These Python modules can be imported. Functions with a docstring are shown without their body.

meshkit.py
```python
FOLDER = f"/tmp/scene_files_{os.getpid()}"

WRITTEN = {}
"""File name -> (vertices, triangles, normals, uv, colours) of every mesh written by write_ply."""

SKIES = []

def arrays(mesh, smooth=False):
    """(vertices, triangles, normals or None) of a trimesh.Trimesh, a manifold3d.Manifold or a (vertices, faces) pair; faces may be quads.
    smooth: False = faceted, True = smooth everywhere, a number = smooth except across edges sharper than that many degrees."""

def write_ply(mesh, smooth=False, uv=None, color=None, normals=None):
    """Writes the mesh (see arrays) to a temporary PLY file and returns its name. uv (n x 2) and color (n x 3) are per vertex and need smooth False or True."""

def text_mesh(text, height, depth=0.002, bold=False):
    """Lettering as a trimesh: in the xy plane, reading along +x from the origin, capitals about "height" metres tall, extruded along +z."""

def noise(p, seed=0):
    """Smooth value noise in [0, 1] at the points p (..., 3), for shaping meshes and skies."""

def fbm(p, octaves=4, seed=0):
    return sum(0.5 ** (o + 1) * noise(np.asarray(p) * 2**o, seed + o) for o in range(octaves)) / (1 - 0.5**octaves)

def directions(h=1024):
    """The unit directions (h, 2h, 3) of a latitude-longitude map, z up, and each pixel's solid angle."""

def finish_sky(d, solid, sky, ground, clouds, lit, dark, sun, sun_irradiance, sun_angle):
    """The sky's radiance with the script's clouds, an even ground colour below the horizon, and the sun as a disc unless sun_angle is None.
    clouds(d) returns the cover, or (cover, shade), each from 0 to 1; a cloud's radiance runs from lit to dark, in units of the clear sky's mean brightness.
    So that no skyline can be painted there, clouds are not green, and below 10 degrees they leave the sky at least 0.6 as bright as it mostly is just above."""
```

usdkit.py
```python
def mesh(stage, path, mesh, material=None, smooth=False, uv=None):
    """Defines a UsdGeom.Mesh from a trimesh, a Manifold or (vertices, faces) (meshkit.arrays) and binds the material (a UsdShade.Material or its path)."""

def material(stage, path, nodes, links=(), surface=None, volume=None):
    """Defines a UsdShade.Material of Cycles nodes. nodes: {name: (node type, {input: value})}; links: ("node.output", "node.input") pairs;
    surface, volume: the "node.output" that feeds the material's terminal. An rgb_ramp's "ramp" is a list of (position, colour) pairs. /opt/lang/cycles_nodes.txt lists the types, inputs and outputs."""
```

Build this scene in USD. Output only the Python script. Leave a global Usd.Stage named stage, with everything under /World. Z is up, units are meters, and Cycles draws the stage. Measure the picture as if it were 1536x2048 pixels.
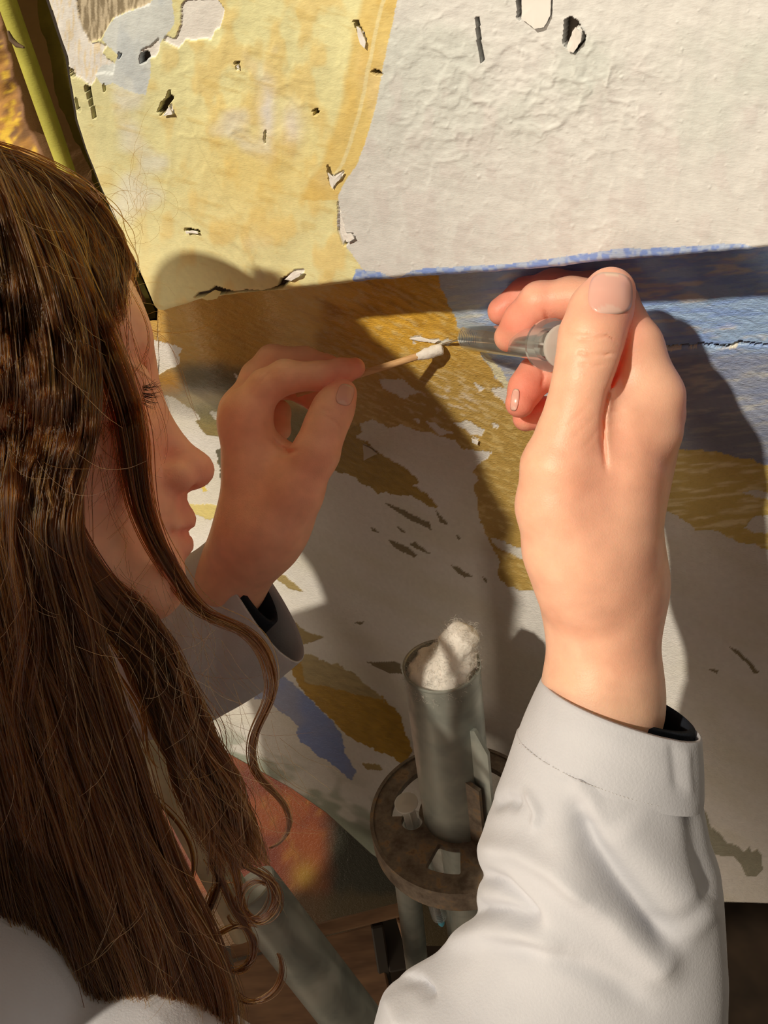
import math, random
import numpy as np, trimesh, manifold3d, shapely, usdkit, meshkit
from scipy.interpolate import PchipInterpolator, CubicSpline
from scipy.ndimage import gaussian_filter, map_coordinates
from pxr import Usd, UsdGeom, UsdLux, UsdShade, Gf, Sdf, Vt

random.seed(7); np.random.seed(7)
stage = Usd.Stage.CreateInMemory()
UsdGeom.SetStageUpAxis(stage, 'Z'); UsdGeom.SetStageMetersPerUnit(stage, 1.0)
UsdGeom.Xform.Define(stage, '/World')

# ---------------------------------------------------------------- camera (a hand-held phone looking 30 degrees down, rolled 8 degrees)
F = 1550.0; W, H = 1536, 2048
PITCH, ROLL = math.radians(30), math.radians(8)
CAM = np.array([0, 0, 1.5])
def bas(u, v):                                   # image-plane slopes -> world direction (per metre of depth)
    a = u*math.cos(ROLL) + v*math.sin(ROLL); b = -u*math.sin(ROLL) + v*math.cos(ROLL)
    return np.stack([a, math.cos(PITCH) + b*math.sin(PITCH), -math.sin(PITCH) + b*math.cos(PITCH)], -1)
CF = np.array([0, math.cos(PITCH), -math.sin(PITCH)])
CR = bas(1., 0.) - CF; CU = bas(0., 1.) - CF     # camera's right and up in the world
def P(px, py, d):                                # where a thing seen there stands, d metres deep
    px, py, d = np.asarray(px, float), np.asarray(py, float), np.asarray(d, float)
    return CAM + d[..., None]*bas((px-W/2)/F, (H/2-py)/F)
def proj(w):
    q = np.asarray(w) - CAM
    z = q @ CF
    return W/2 + F*(q @ CR)/z, H/2 - F*(q @ CU)/z, z
cam = UsdGeom.Camera.Define(stage, '/World/camera')
cam.CreateHorizontalApertureAttr(24.0); cam.CreateVerticalApertureAttr(32.0)
cam.CreateFocalLengthAttr(24.0*F/W); cam.CreateClippingRangeAttr((0.02, 50.0))
cam.CreateFocusDistanceAttr(0.33); cam.CreateFStopAttr(0.0)
m4 = np.eye(4); m4[0, :3], m4[1, :3], m4[2, :3], m4[3, :3] = CR, CU, -CF, CAM
cam.AddTransformOp().Set(Gf.Matrix4d(m4.tolist()))
cam.CreateExposureAttr(0.0)

# ---------------------------------------------------------------- light: one small warm work lamp up to the left, and dim warm room light
LAMP = np.array([-1.254, -0.894, 2.601])
lamp = UsdLux.SphereLight.Define(stage, '/World/lamp')
lamp.CreateRadiusAttr(0.034); lamp.CreateIntensityAttr(4500.0); lamp.CreateColorAttr(Gf.Vec3f(1.0, 0.86, 0.66))
lamp.AddTranslateOp().Set(Gf.Vec3d(*LAMP))
dome = UsdLux.DomeLight.Define(stage, '/World/room_light')
dome.CreateIntensityAttr(0.050); dome.CreateColorAttr(Gf.Vec3f(1.0, 0.80, 0.58))

fill = UsdLux.RectLight.Define(stage, '/World/low_fill')          # added soft fill from low on the left, brightening the shaded board
fill.CreateWidthAttr(0.6); fill.CreateHeightAttr(0.6); fill.CreateIntensityAttr(8.0); fill.CreateColorAttr(Gf.Vec3f(1.0, 0.80, 0.58))
_z = np.array([-1.0, -0.3, 0.75]) - np.array([0.05, 0.5, 1.2]); _z /= np.linalg.norm(_z); _x = np.cross([0, 0, 1.], _z); _x /= np.linalg.norm(_x)
_m = np.eye(4); _m[0, :3], _m[1, :3], _m[2, :3], _m[3, :3] = _x, np.cross(_z, _x), _z, (-1.0, -0.3, 0.75)
fill.AddTransformOp().Set(Gf.Matrix4d(_m.tolist()))

# ---------------------------------------------------------------- helpers
UsdGeom.Scope.Define(stage, '/World/Looks')
def srgb(*c):
    c = np.array(c, float)/255.0
    return np.where(c <= 0.04045, c/12.92, ((c+0.055)/1.055)**2.4)
def mat(name, nodes, links=(), surface='p.BSDF', volume=None):
    return usdkit.material(stage, '/World/Looks/'+name, nodes, links, surface, volume)
used = {}
def path_for(name, parent):
    base = (str(parent.GetPath()) if parent is not None else '/World') + '/' + name
    n = used.get(base, 0); used[base] = n+1
    return base if n == 0 else f'{base}_{n:03d}'
def tag(p, label=None, cat=None, group=None, kind=None):
    for k, v in (('label', label), ('category', cat), ('group', group), ('kind', kind)):
        if v: p.SetCustomDataByKey(k, v)
    return p
def thing(name, label, cat, at=(0, 0, 0), group=None):
    x = UsdGeom.Xform.Define(stage, path_for(name, None))
    x.AddTranslateOp().Set(Gf.Vec3d(*[float(c) for c in at]))
    p = x.GetPrim(); ORG[str(p.GetPath())] = np.array(at, float)
    return tag(p, label, cat, group)
ORG = {}
def origin(p):
    for k, v in ORG.items():
        if p is not None and (str(p.GetPath())+'/').startswith(k+'/'): return v
    return np.zeros(3)
def obj(name, mesh, m, parent=None, smooth=40, color=None, label=None, kind=None):
    """one Mesh prim; the mesh is given in world coordinates."""
    if hasattr(mesh, 'to_mesh'):
        q = mesh.to_mesh(); mesh = (q.vert_properties[:, :3], q.tri_verts)
    if isinstance(mesh, tuple):
        v, f = np.asarray(mesh[0], float), np.asarray(mesh[1], int)
        if f.shape[1] == 4: f = np.vstack([f[:, [0, 1, 2]], f[:, [0, 2, 3]]])
        mesh = (v, f)
        v = v - origin(parent); mesh = (v, f)
    else:
        mesh = mesh.copy(); mesh.apply_translation(-origin(parent))
    if color is not None and smooth is not False: smooth = True
    g = usdkit.mesh(stage, path_for(name, parent), mesh, m, smooth=smooth)
    if color is not None:
        UsdGeom.PrimvarsAPI(g).CreatePrimvar('paint', Sdf.ValueTypeNames.Color3fArray, 'vertex').Set(Vt.Vec3fArray.FromNumpy(np.asarray(color, np.float32)))
    return tag(g.GetPrim(), label, kind=kind)
def unit(v): v = np.asarray(v, float); return v/np.maximum(np.linalg.norm(v, axis=-1, keepdims=True), 1e-12)
def tm(v, f): return trimesh.Trimesh(np.asarray(v), np.asarray(f), process=False)
def frame_of(d, hint=(0, 0, 1)):
    d = unit(d); h = np.array(hint, float)
    if abs(d @ unit(h)) > 0.95: h = np.array([1., 0.3, 0])
    x = unit(np.cross(h, d)); return x, np.cross(d, x), d
def lathe(profile, a, b, n=32):
    """profile: (t along a->b in metres from a, radius); closed on the axis when radius is 0."""
    x, y, z = frame_of(np.asarray(b)-np.asarray(a)); a = np.asarray(a, float)
    th = np.linspace(0, 2*np.pi, n, endpoint=False)
    v = np.concatenate([a + z*t + r*(np.cos(th)[:, None]*x + np.sin(th)[:, None]*y) for t, r in profile])
    f = []
    for i in range(len(profile)-1):
        for j in range(n):
            k = (j+1) % n; f += [[i*n+j, i*n+k, (i+1)*n+k], [i*n+j, (i+1)*n+k, (i+1)*n+j]]
    return tm(v, f)
def tube(points, radii, n=10):
    p = np.asarray(points, float); r = np.broadcast_to(np.asarray(radii, float), (len(p),))
    t = unit(np.gradient(p, axis=0)); x = frame_of(t[0])[0]; V = []
    th = np.linspace(0, 2*np.pi, n, endpoint=False)
    for i in range(len(p)):
        x = unit(x - (x @ t[i])*t[i]); y = np.cross(t[i], x)
        V.append(p[i] + r[i]*(np.cos(th)[:, None]*x + np.sin(th)[:, None]*y))
    v = np.concatenate(V + [p[:1], p[-1:]]); f = []; N = len(p)*n
    for i in range(len(p)-1):
        for j in range(n):
            k = (j+1) % n; f += [[i*n+j, i*n+k, (i+1)*n+k], [i*n+j, (i+1)*n+k, (i+1)*n+j]]
    for j in range(n):
        k = (j+1) % n; f += [[N, k, j], [N+1, (len(p)-1)*n+j, (len(p)-1)*n+k]]
    return tm(v, f)
def box_at(c, x, y, z, sx, sy, sz, bevel=0.0008):
    """bevelled box of full sizes along unit axes x, y, z"""
    b = bevel; pts = []
    for i in (-1, 1):
        for j in (-1, 1):
            for k in (-1, 1):
                for d in ((b, b, 0), (b, 0, b), (0, b, b)):
                    pts.append((i*(sx/2-d[0]), j*(sy/2-d[1]), k*(sz/2-d[2])))
    h = trimesh.convex.convex_hull(np.array(pts)); v = np.array(h.vertices)
    R = np.stack([x, y, z]); w = v @ R + c
    f = np.array(h.faces)
    if np.linalg.det(R) < 0: f = f[:, ::-1]
    return tm(w, f)
def extrude(poly, depth, o, x, y, z):
    """a shapely polygon in the (x, y) plane at o, grown by depth along z"""
    out = []
    for g in getattr(poly, 'geoms', [poly]):
        e = trimesh.creation.extrude_polygon(g, depth, engine='earcut'); v = np.array(e.vertices)
        R = np.stack([x, y, z]); f = np.array(e.faces)
        if np.linalg.det(R) < 0: f = f[:, ::-1]
        out.append(tm(v @ R + o, f))
    return trimesh.util.concatenate(out)
def grid_faces(nr, nc):
    i = np.arange(nr-1)[:, None]*nc + np.arange(nc-1)[None]
    return np.stack([i, i+1, i+nc+1, i+nc], -1).reshape(-1, 4)
def fbm(p, o=4, seed=0): return meshkit.fbm(p, o, seed)
def fb2(x, y, s, o=3, seed=0, ax=1.0, ay=1.0):
    return fbm(np.stack([np.asarray(x)/s*ax, np.asarray(y)/s*ay, np.full(np.shape(x), seed*3.7)], -1), o, seed)
def inpoly(poly, x, y):
    return shapely.contains_xy(shapely.Polygon(poly).buffer(0), x, y)
def smoothstep(a, b, x):
    t = np.clip((x-a)/(b-a), 0, 1); return t*t*(3-2*t)

def surface_nets(Fv, o, h):
    """zero surface of a sampled field (negative inside) as quads, one vertex per crossed cell"""
    nx, ny, nz = Fv.shape; S = Fv < 0
    acc = np.zeros((nx-1, ny-1, nz-1, 3)); cnt = np.zeros((nx-1, ny-1, nz-1))
    sl = lambda n, k: slice(k, n-1+k)
    for ax in range(3):
        o1, o2 = [a for a in range(3) if a != ax]
        for i in (0, 1):
            for j in (0, 1):
                s0 = [None]*3; s0[ax] = sl(Fv.shape[ax], 0); s0[o1] = sl(Fv.shape[o1], i); s0[o2] = sl(Fv.shape[o2], j)
                s1 = list(s0); s1[ax] = sl(Fv.shape[ax], 1)
                a, b = Fv[tuple(s0)], Fv[tuple(s1)]
                c = S[tuple(s0)] != S[tuple(s1)]
                t = np.where(c, a/np.where(c, a-b, 1), 0)
                acc[..., ax] += np.where(c, t, 0); acc[..., o1] += np.where(c, i, 0); acc[..., o2] += np.where(c, j, 0); cnt += c
    on = cnt > 0; idx = -np.ones(on.shape, int); idx[on] = np.arange(on.sum())
    v = (acc[on]/cnt[on][:, None] + np.argwhere(on))*h + o
    quads = []
    for ax in range(3):
        o1, o2 = (ax+1) % 3, (ax+2) % 3
        s0 = [slice(1, -1)]*3; s1 = [slice(1, -1)]*3
        s0[ax] = slice(0, Fv.shape[ax]-1); s1[ax] = slice(1, Fv.shape[ax])
        c = S[tuple(s0)] != S[tuple(s1)]; inside = S[tuple(s0)][c]
        at = np.argwhere(c); at[:, o1] += 1; at[:, o2] += 1
        def cell(d1, d2):
            q = at.copy(); q[:, o1] += d1; q[:, o2] += d2
            return idx[q[:, 0], q[:, 1], q[:, 2]]
        q = np.stack([cell(-1, -1), cell(0, -1), cell(0, 0), cell(-1, 0)], 1)
        q[~inside] = q[~inside][:, ::-1]; quads.append(q)
    q = np.concatenate(quads)
    return v, np.vstack([q[:, [0, 1, 2]], q[:, [0, 2, 3]]])
def smin(a, b, k):
    hh = np.clip(0.5 + 0.5*(b-a)/k, 0, 1); return b*(1-hh) + a*hh - k*hh*(1-hh)
def cone(p, a, b, ra, rb, flat=None):
    """distance to a rounded cone; flat = (unit axis, factor) makes it factor times thinner along the axis"""
    a, b = np.asarray(a, float), np.asarray(b, float)
    ba = b-a; t = np.clip(((p-a) @ ba)/max(ba @ ba, 1e-12), 0, 1)
    q = p - a - t[..., None]*ba
    if flat is not None:
        n, s = flat; c = q @ n; q = q + (c*(s-1))[..., None]*n
    return np.linalg.norm(q, axis=-1) - (ra + (rb-ra)*t)
def ell(p, c, axes, r):
    q = np.stack([(p-c) @ a/ri for a, ri in zip(axes, r)], -1)
    n = np.linalg.norm(q, axis=-1); return (n-1)*min(r)
def sdf_mesh(fn, lo, hi, h, far=6.0):
    """surface of fn on a grid of step h; far from the surface a coarse grid is enough"""
    lo, hi = np.asarray(lo), np.asarray(hi); m = np.ceil((hi-lo)/(4*h)).astype(int)+1; n = 4*(m-1)+1
    gc = np.stack(np.meshgrid(*[lo[i] + 4*h*np.arange(m[i]) for i in range(3)], indexing='ij'), -1)
    C = fn(gc.reshape(-1, 3)).reshape(gc.shape[:3])
    for ax in range(3):                                       # linear upsampling by 4
        C = np.moveaxis(C, ax, 0); U = np.empty((4*(C.shape[0]-1)+1,) + C.shape[1:])
        for k in range(4): U[k:-1:4] = C[:-1]*(1-k/4) + C[1:]*(k/4)
        U[-1] = C[-1]; C = np.moveaxis(U, 0, ax)
    near = np.abs(C) < far*h
    at = np.argwhere(near)
    for k in range(0, len(at), 400000):
        q = at[k:k+400000]; C[q[:, 0], q[:, 1], q[:, 2]] = fn(lo + h*q)
    return surface_nets(C, lo, h)

# ---------------------------------------------------------------- the painted board (lower, recessed) and the thick panel over it
LIT = np.array([0.86, 0.77, 0.62])
def paint(*c): return np.clip(srgb(*c)/LIT, 0.004, 0.85)      # a colour seen under the lamp -> the paint's own colour
KX, MZ, D0, PROUD = 0.746, 0.383, 0.390, 0.045
def softmin(x, lo, k): return lo + k*np.logaddexp(0, (x-lo)/k)
def board_y(x, z, swell=0): return D0 - KX*softmin(x, -0.2, 0.03) - MZ*softmin(z, -0.25, 0.04) - swell*0.036*smoothstep(-.045, -.105, x)*smoothstep(-.225, -.165, z)   # swells forward under the panel's left end
def ray_board(px, py, proud=0.0):
    px, py = np.broadcast_arrays(np.asarray(px, float), np.asarray(py, float))
    r = bas((px-W/2)/F, (H/2-py)/F); lo = np.full(px.shape, 0.08); hi = np.full(px.shape, 4.0)
    for _ in range(44):
        d = (lo+hi)/2; q = d[..., None]*r
        inside = q[..., 1] < board_y(q[..., 0], q[..., 2], float(proud == 0)) - proud
        lo = np.where(inside, d, lo); hi = np.where(inside, hi, d)
    return (lo+hi)/2
def on_board(px, py, proud=0.0): return P(px, py, ray_board(px, py, proud))
BN = unit(np.array([KX, 1, MZ])); BN_OUT = -BN                # BN points into the board, BN_OUT towards the room
def ledge(x): return 5*(fb2(np.asarray(x, float), np.asarray(x)*0., 34, 3, 88)-.5) + np.interp(x, [-200, 310, 400, 470, 560, 640, 720, 800, 900, 1000, 1100, 1230, 1330, 1536, 1760],
                               [668, 632, 606, 596, 590, 583, 572, 566, 560, 553, 546, 533, 527, 507, 486])

p_brush = {'a': ('attribute', {'attribute': 'paint'}), 'g': ('geometry', {}),
           'n1': ('noise_texture', {'scale': 260.0, 'detail': 4.0, 'roughness': 0.6}),
           'mp': ('mapping', {'scale': (500.0, 500.0, 1600.0), 'rotation': (0.3, 0.0, 0.0)}),
           'n2': ('noise_texture', {'scale': 1.0, 'detail': 3.0}),
           'mr': ('map_range', {'value': 0.5, 'from_min': 0.25, 'from_max': 0.75, 'to_min': 0.94, 'to_max': 1.05}),
           'mix': ('vector_math', {'math_type': 'multiply'}),
           'ad': ('math', {'math_type': 'add'}),
           'b': ('bump', {'strength': 0.7, 'distance': 0.0007}),
           'p': ('principled_bsdf', {'roughness': 0.36, 'specular_ior_level': 0.5})}
l_brush = [('g.position', 'n1.vector'), ('g.position', 'mp.vector'), ('mp.vector', 'n2.vector'), ('n1.fac', 'mr.value'), ('a.color', 'mix.vector1'), ('mr.result', 'mix.vector2'),
           ('n1.fac', 'ad.value1'), ('n2.fac', 'ad.value2'), ('ad.value', 'b.height'), ('b.normal', 'p.normal'), ('mix.vector', 'p.base_color')]
M_PAINT = mat('oil_paint', p_brush, l_brush)
p_matte = dict(p_brush); p_matte['p'] = ('principled_bsdf', {'roughness': 0.6, 'specular_ior_level': 0.3})
p_matte['b'] = ('bump', {'strength': 0.2, 'distance': 0.0006}); M_MATTE = mat('matte_paint', p_matte, l_brush)

WHITE = paint(206, 197, 180)
OLIVE_BAND = [(600, 880), (680, 868), (718, 846), (724, 862), (712, 876), (757, 899), (784, 926), (811, 941), (832, 956), (839, 968), (826, 974), (850, 983), (868, 1004), (877, 1016), (862, 1016), (838, 1001), (823, 989), (796, 989), (772, 980), (757, 986), (739, 974), (718, 965), (712, 956), (691, 947), (664, 935), (600, 915)]
GOLD_BAND = [(580, 1339), (605, 1308), (646, 1319), (708, 1346), (742, 1377), (773, 1401), (790, 1414), (807, 1445), (812, 1476), (827, 1503), (810, 1530), (769, 1507), (735, 1490), (694, 1469), (673, 1445), (639, 1414), (612, 1387)]
BLUE_LOW = [(500, 1360), (564, 1350), (595, 1373), (632, 1408), (667, 1442), (684, 1469), (690, 1503), (714, 1541), (704, 1565), (673, 1534), (639, 1514), (602, 1486), (591, 1469), (602, 1449), (578, 1435), (547, 1411), (530, 1401), (509, 1401)]
SPECKS = [[(763, 1001), (784, 1010), (808, 1019), (826, 1032), (859, 1046), (863, 1061), (844, 1052), (828, 1046), (814, 1037), (784, 1016)],
          [(778, 1078), (802, 1086), (822, 1098), (836, 1109), (829, 1113), (806, 1103), (790, 1093)], [(820, 1088), (833, 1084), (848, 1095), (862, 1107), (850, 1104), (836, 1098)],
          [(903, 1130), (915, 1133), (928, 1142), (945, 1152), (928, 1153), (912, 1143)], [(793, 1052), (803, 1058), (814, 1064), (803, 1064)], [(741, 1054), (750, 1056), (756, 1063), (745, 1060)],
          [(906, 1066), (922, 1076), (918, 1080)], [(870, 1022), (884, 1036), (896, 1050), (880, 1046), (876, 1038)], [(735, 1323), (800, 1325), (806, 1350), (770, 1342)],
          [(960, 1150), (975, 1160), (972, 1166)], [(706, 1243), (734, 1241), (722, 1247)], [(1455, 1290), (1470, 1296), (1520, 1343), (1512, 1346)], [(1416, 1337), (1436, 1340), (1434, 1349)],
          [(585, 1237), (602, 1254), (619, 1264), (650, 1274), (636, 1279), (605, 1290)], [(535, 1138), (570, 1150), (598, 1172), (607, 1182), (580, 1178), (555, 1160)], [(722, 1525), (760, 1530), (766, 1542), (735, 1540)]]
STAIN = [(1407, 1617), (1416, 1630), (1420, 1650), (1438, 1664), (1456, 1685), (1476, 1690), (1488, 1704), (1498, 1692), (1504, 1704), (1514, 1698), (1524, 1712), (1526, 1738), (1512, 1752), (1492, 1750), (1482, 1729), (1466, 1712), (1442, 1711), (1416, 1702), (1400, 1680), (1398, 1655)]
WHITE_BIG = [(718, 846), (744, 838), (765, 849), (778, 857), (801, 852), (827, 857), (853, 865), (872, 872), (890, 875), (911, 887), (926, 899), (958, 901), (986, 905), (974, 917), (960, 930), (945, 941), (957, 959), (947, 974), (957, 992), (953, 1016), (960, 1046), (975, 1073), (984, 1094), (998, 1121), (999, 1157), (1020, 1174), (1056, 1192), (1080, 1216), (1200, 1300), (1200, 1900), (0, 1900), (250, 1060), (600, 915), (664, 935), (691, 947), (720, 930), (757, 899), (712, 876), (724, 862)]
CHIPS = [[(759, 762), (778, 756), (800, 762), (822, 772), (843, 784), (820, 788), (808, 800), (790, 786), (766, 776)], [(820, 676), (840, 672), (860, 678), (872, 674), (884, 680), (896, 676), (905, 682), (896, 690), (872, 684), (845, 682), (824, 682)],
         [(824, 684), (834, 684), (832, 690)], [(945, 762), (958, 770), (972, 778), (962, 782), (950, 772)], [(984, 774), (1006, 772), (1030, 778), (1050, 800), (1040, 820), (1010, 806), (990, 790)],
         [(905, 845), (925, 842), (950, 850), (972, 862), (965, 875), (942, 870), (922, 856)], [(850, 842), (872, 848), (898, 862), (912, 868), (880, 870), (862, 858)], [(945, 874), (960, 880), (955, 887)],
         [(985, 850), (1000, 852), (1000, 860), (988, 858)], [(826, 838), (840, 840), (838, 848)], [(290, 674), (330, 684), (369, 694), (358, 708), (361, 726), (350, 734), (330, 740), (310, 750), (296, 765), (280, 720)],
         [(467, 744), (482, 750), (480, 762)], [(311, 785), (353, 794), (374, 809), (389, 822), (402, 840), (392, 846), (408, 861), (415, 869), (436, 874), (449, 890), (440, 905), (432, 925), (445, 960), (462, 985), (470, 1040), (440, 1150), (250, 1250), (240, 780)],
         [(418, 826), (436, 824), (446, 838), (430, 842)], [(606, 800), (630, 806), (628, 822), (612, 814)], [(690, 852), (700, 858), (694, 864)], [(716, 938), (728, 932), (722, 940)],
         [(981, 1072), (1010, 1080), (1046, 1100), (1060, 1130), (1040, 1117), (1010, 1103), (990, 1092)], [(1330, 1018), (1352, 1030), (1370, 1042), (1400, 1065), (1420, 1062), (1440, 1066), (1480, 1087), (1540, 1098), (1800, 1140), (1800, 1900), (1100, 1900), (1100, 1150), (1290, 1150)],
         [(1482, 985), (1510, 978), (1545, 985), (1560, 998), (1520, 996)], [(1488, 1060), (1510, 1035), (1560, 1030), (1560, 1065), (1520, 1066)]]
def lower_paint(px, py):
    """the paint on the board: its colour, whether paint (1) or bare white ground (0), and the brush relief in metres"""
    jx = 16*(fb2(px, py, 26, 4, 1)-.5) + 5*(fb2(px, py, 5, 2, 2)-.5); jy = 16*(fb2(px, py, 26, 4, 3)-.5) + 5*(fb2(px, py, 5, 2, 4)-.5)
    x, y = px+jx, py+jy
    ang = 0.42; sx, sy = px*math.cos(ang)+py*math.sin(ang), -px*math.sin(ang)+py*math.cos(ang)
    streak = fb2(sx, sy, 9, 4, 5, ax=0.14); broad = fb2(px, py, 90, 3, 6); fine = fb2(sx, sy, 4, 3, 7, ax=0.25)
    def mixc(a, b, t): return a + (np.asarray(b)-a)*np.clip(t, 0, 1)[..., None]
    # ochre ground, brighter towards the ledge, olive further down
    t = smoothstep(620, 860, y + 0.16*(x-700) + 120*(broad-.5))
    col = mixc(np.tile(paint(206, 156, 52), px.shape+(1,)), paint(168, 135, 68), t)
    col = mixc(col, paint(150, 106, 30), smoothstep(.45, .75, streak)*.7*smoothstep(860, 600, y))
    col = mixc(col, paint(206, 178, 112), smoothstep(.52, .72, fine)*.55)
    col = mixc(col, paint(192, 172, 138), smoothstep(.5, .8, fine)*np.exp(-(((px-890)/70)**2 + ((py-800)/40)**2))*1.6)
    # left, above the hand: greyed ochre and a dark green-black passage
    col = mixc(col, paint(170, 134, 74), smoothstep(720, 560, x)*.7)
    dk = np.exp(-(((x-420)/110)**4 + ((y-762-.03*(x-420))/36)**4)); col = mixc(col, paint(96, 88, 66), dk*.95)
    col = mixc(col, paint(160, 112, 40), np.exp(-(((x-330)/32)**4 + ((y-765)/22)**4)))
    col = mixc(col, paint(160, 142, 92), np.exp(-(((x-405)/46)**4 + ((y-822)/30)**4)))
    col = mixc(col, paint(110, 100, 60), smoothstep(730, 640, x)*smoothstep(800, 830, y)*.75)
    # blue passages right of the ochre
    edge = np.interp(y, [500, 600, 640, 670, 700, 735, 760, 790, 830], [860, 893, 912, 930, 955, 985, 1000, 1015, 1060])
    blue = (x > edge) & (y < np.interp(x, [900, 1020, 1060, 1330, 1430, 1536, 1800], [700, 772, 840, 895, 905, 925, 960]))
    hs = fb2(px, py+.1*px, 16, 4, 8, ax=.22); hs2 = fb2(px, py+.1*px, 6, 3, 9, ax=.12)
    bc = mixc(np.tile(paint(150, 172, 222), px.shape+(1,)), paint(204, 196, 178), smoothstep(.50, .60, hs)*.8)
    bc = mixc(bc, paint(112, 138, 200), smoothstep(.55, .38, hs2)*.5)
    bc2 = mixc(np.tile(paint(140, 144, 154), px.shape+(1,)), paint(190, 184, 166), smoothstep(.47, .66, hs2)*.7)
    bc2 = mixc(bc2, paint(122, 130, 150), smoothstep(.5, .35, hs)*.7)
    bc = mixc(bc, bc2, smoothstep(690, 720, y + 0.02*(x-1400)))
    bc = mixc(bc, paint(110, 112, 122), smoothstep(810, 870, y)*.6)
    bc = mixc(bc, paint(178, 170, 140), smoothstep(1010, 930, x)*.6)
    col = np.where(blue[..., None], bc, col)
    rim = (np.abs(x-edge-8) < 7) & (y > 690) & (y < 800); col[rim] = paint(200, 190, 150)
    lower = (~blue) & (x > 1250); col = np.where(lower[..., None], mixc(np.tile(paint(188, 160, 84), px.shape+(1,)), paint(216, 196, 140), smoothstep(.48, .7, hs2)), col)
    painted = np.ones(px.shape, bool)
    for q in [WHITE_BIG] + CHIPS: painted &= ~inpoly(q, x, y)
    painted[(y > 1310)] = False; ground_zone = py > 1180
    painted &= ~(ground_zone & inpoly([(0, 1150), (1300, 1150), (1800, 1150), (1800, 2200), (0, 2200)], px, py))
    wob = fb2(sx, sy, 60, 3, 12, ax=.4)
    base = mixc(np.tile(WHITE, px.shape+(1,)), paint(196, 186, 160), smoothstep(.35, .7, wob)*.7)
    base = mixc(base, paint(188, 168, 138), smoothstep(.62, .8, wob)*.5*(np.abs(px-800) < 200)*(py < 960))
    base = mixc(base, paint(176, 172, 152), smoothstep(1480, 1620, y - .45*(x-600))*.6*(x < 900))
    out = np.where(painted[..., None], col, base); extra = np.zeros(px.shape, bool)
    def lay(poly, c, jit=1.0):
        nonlocal out, extra
        k = inpoly(poly, px+jx*jit, py+jy*jit); out[k] = (np.asarray(c) if np.ndim(c) == 1 else c[k]); extra |= k
    var = (fine-.5)[..., None]*.5 + 1
    lay(OLIVE_BAND, paint(150, 120, 52)*var)
    lay([(727, 887), (742, 895), (757, 905), (742, 912), (730, 918)], paint(176, 162, 138), .3)
    lay(GOLD_BAND, paint(160, 122, 34)*var)
    lay([(600, 1306), (646, 1318), (708, 1345), (752, 1384), (770, 1402), (700, 1385), (610, 1362)], paint(158, 138, 90)*var)
    lay(BLUE_LOW, mixc(np.tile(paint(132, 136, 152), px.shape+(1,)), paint(112, 128, 164), smoothstep(.4, .6, broad)))
    for q in SPECKS[:-3]: lay(q, paint(116, 102, 72), .5)
    for q in SPECKS[-3:]: lay(q, paint(150, 128, 76), .4)
    lay(STAIN, paint(138, 132, 108), .35)
    lay([(430, 905), (440, 895), (452, 900), (456, 925), (446, 935), (452, 960), (462, 975), (456, 985), (440, 960), (436, 935)], paint(92, 84, 62), .9)
    lay([(324, 846), (335, 846), (347, 868), (342, 876), (330, 862)], paint(206, 176, 70), .5); lay([(350, 860), (362, 868), (371, 890), (360, 890)], paint(92, 84, 74), .4)
    lay([(398, 966), (405, 966), (414, 982), (406, 984)], paint(206, 180, 84), .3); lay([(402, 950), (412, 960), (416, 972), (408, 968)], paint(110, 100, 84), .4)
    lay([(358, 1005), (400, 1010), (462, 1012), (466, 1035), (430, 1040), (380, 1028)], paint(196, 176, 104), 1)
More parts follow.
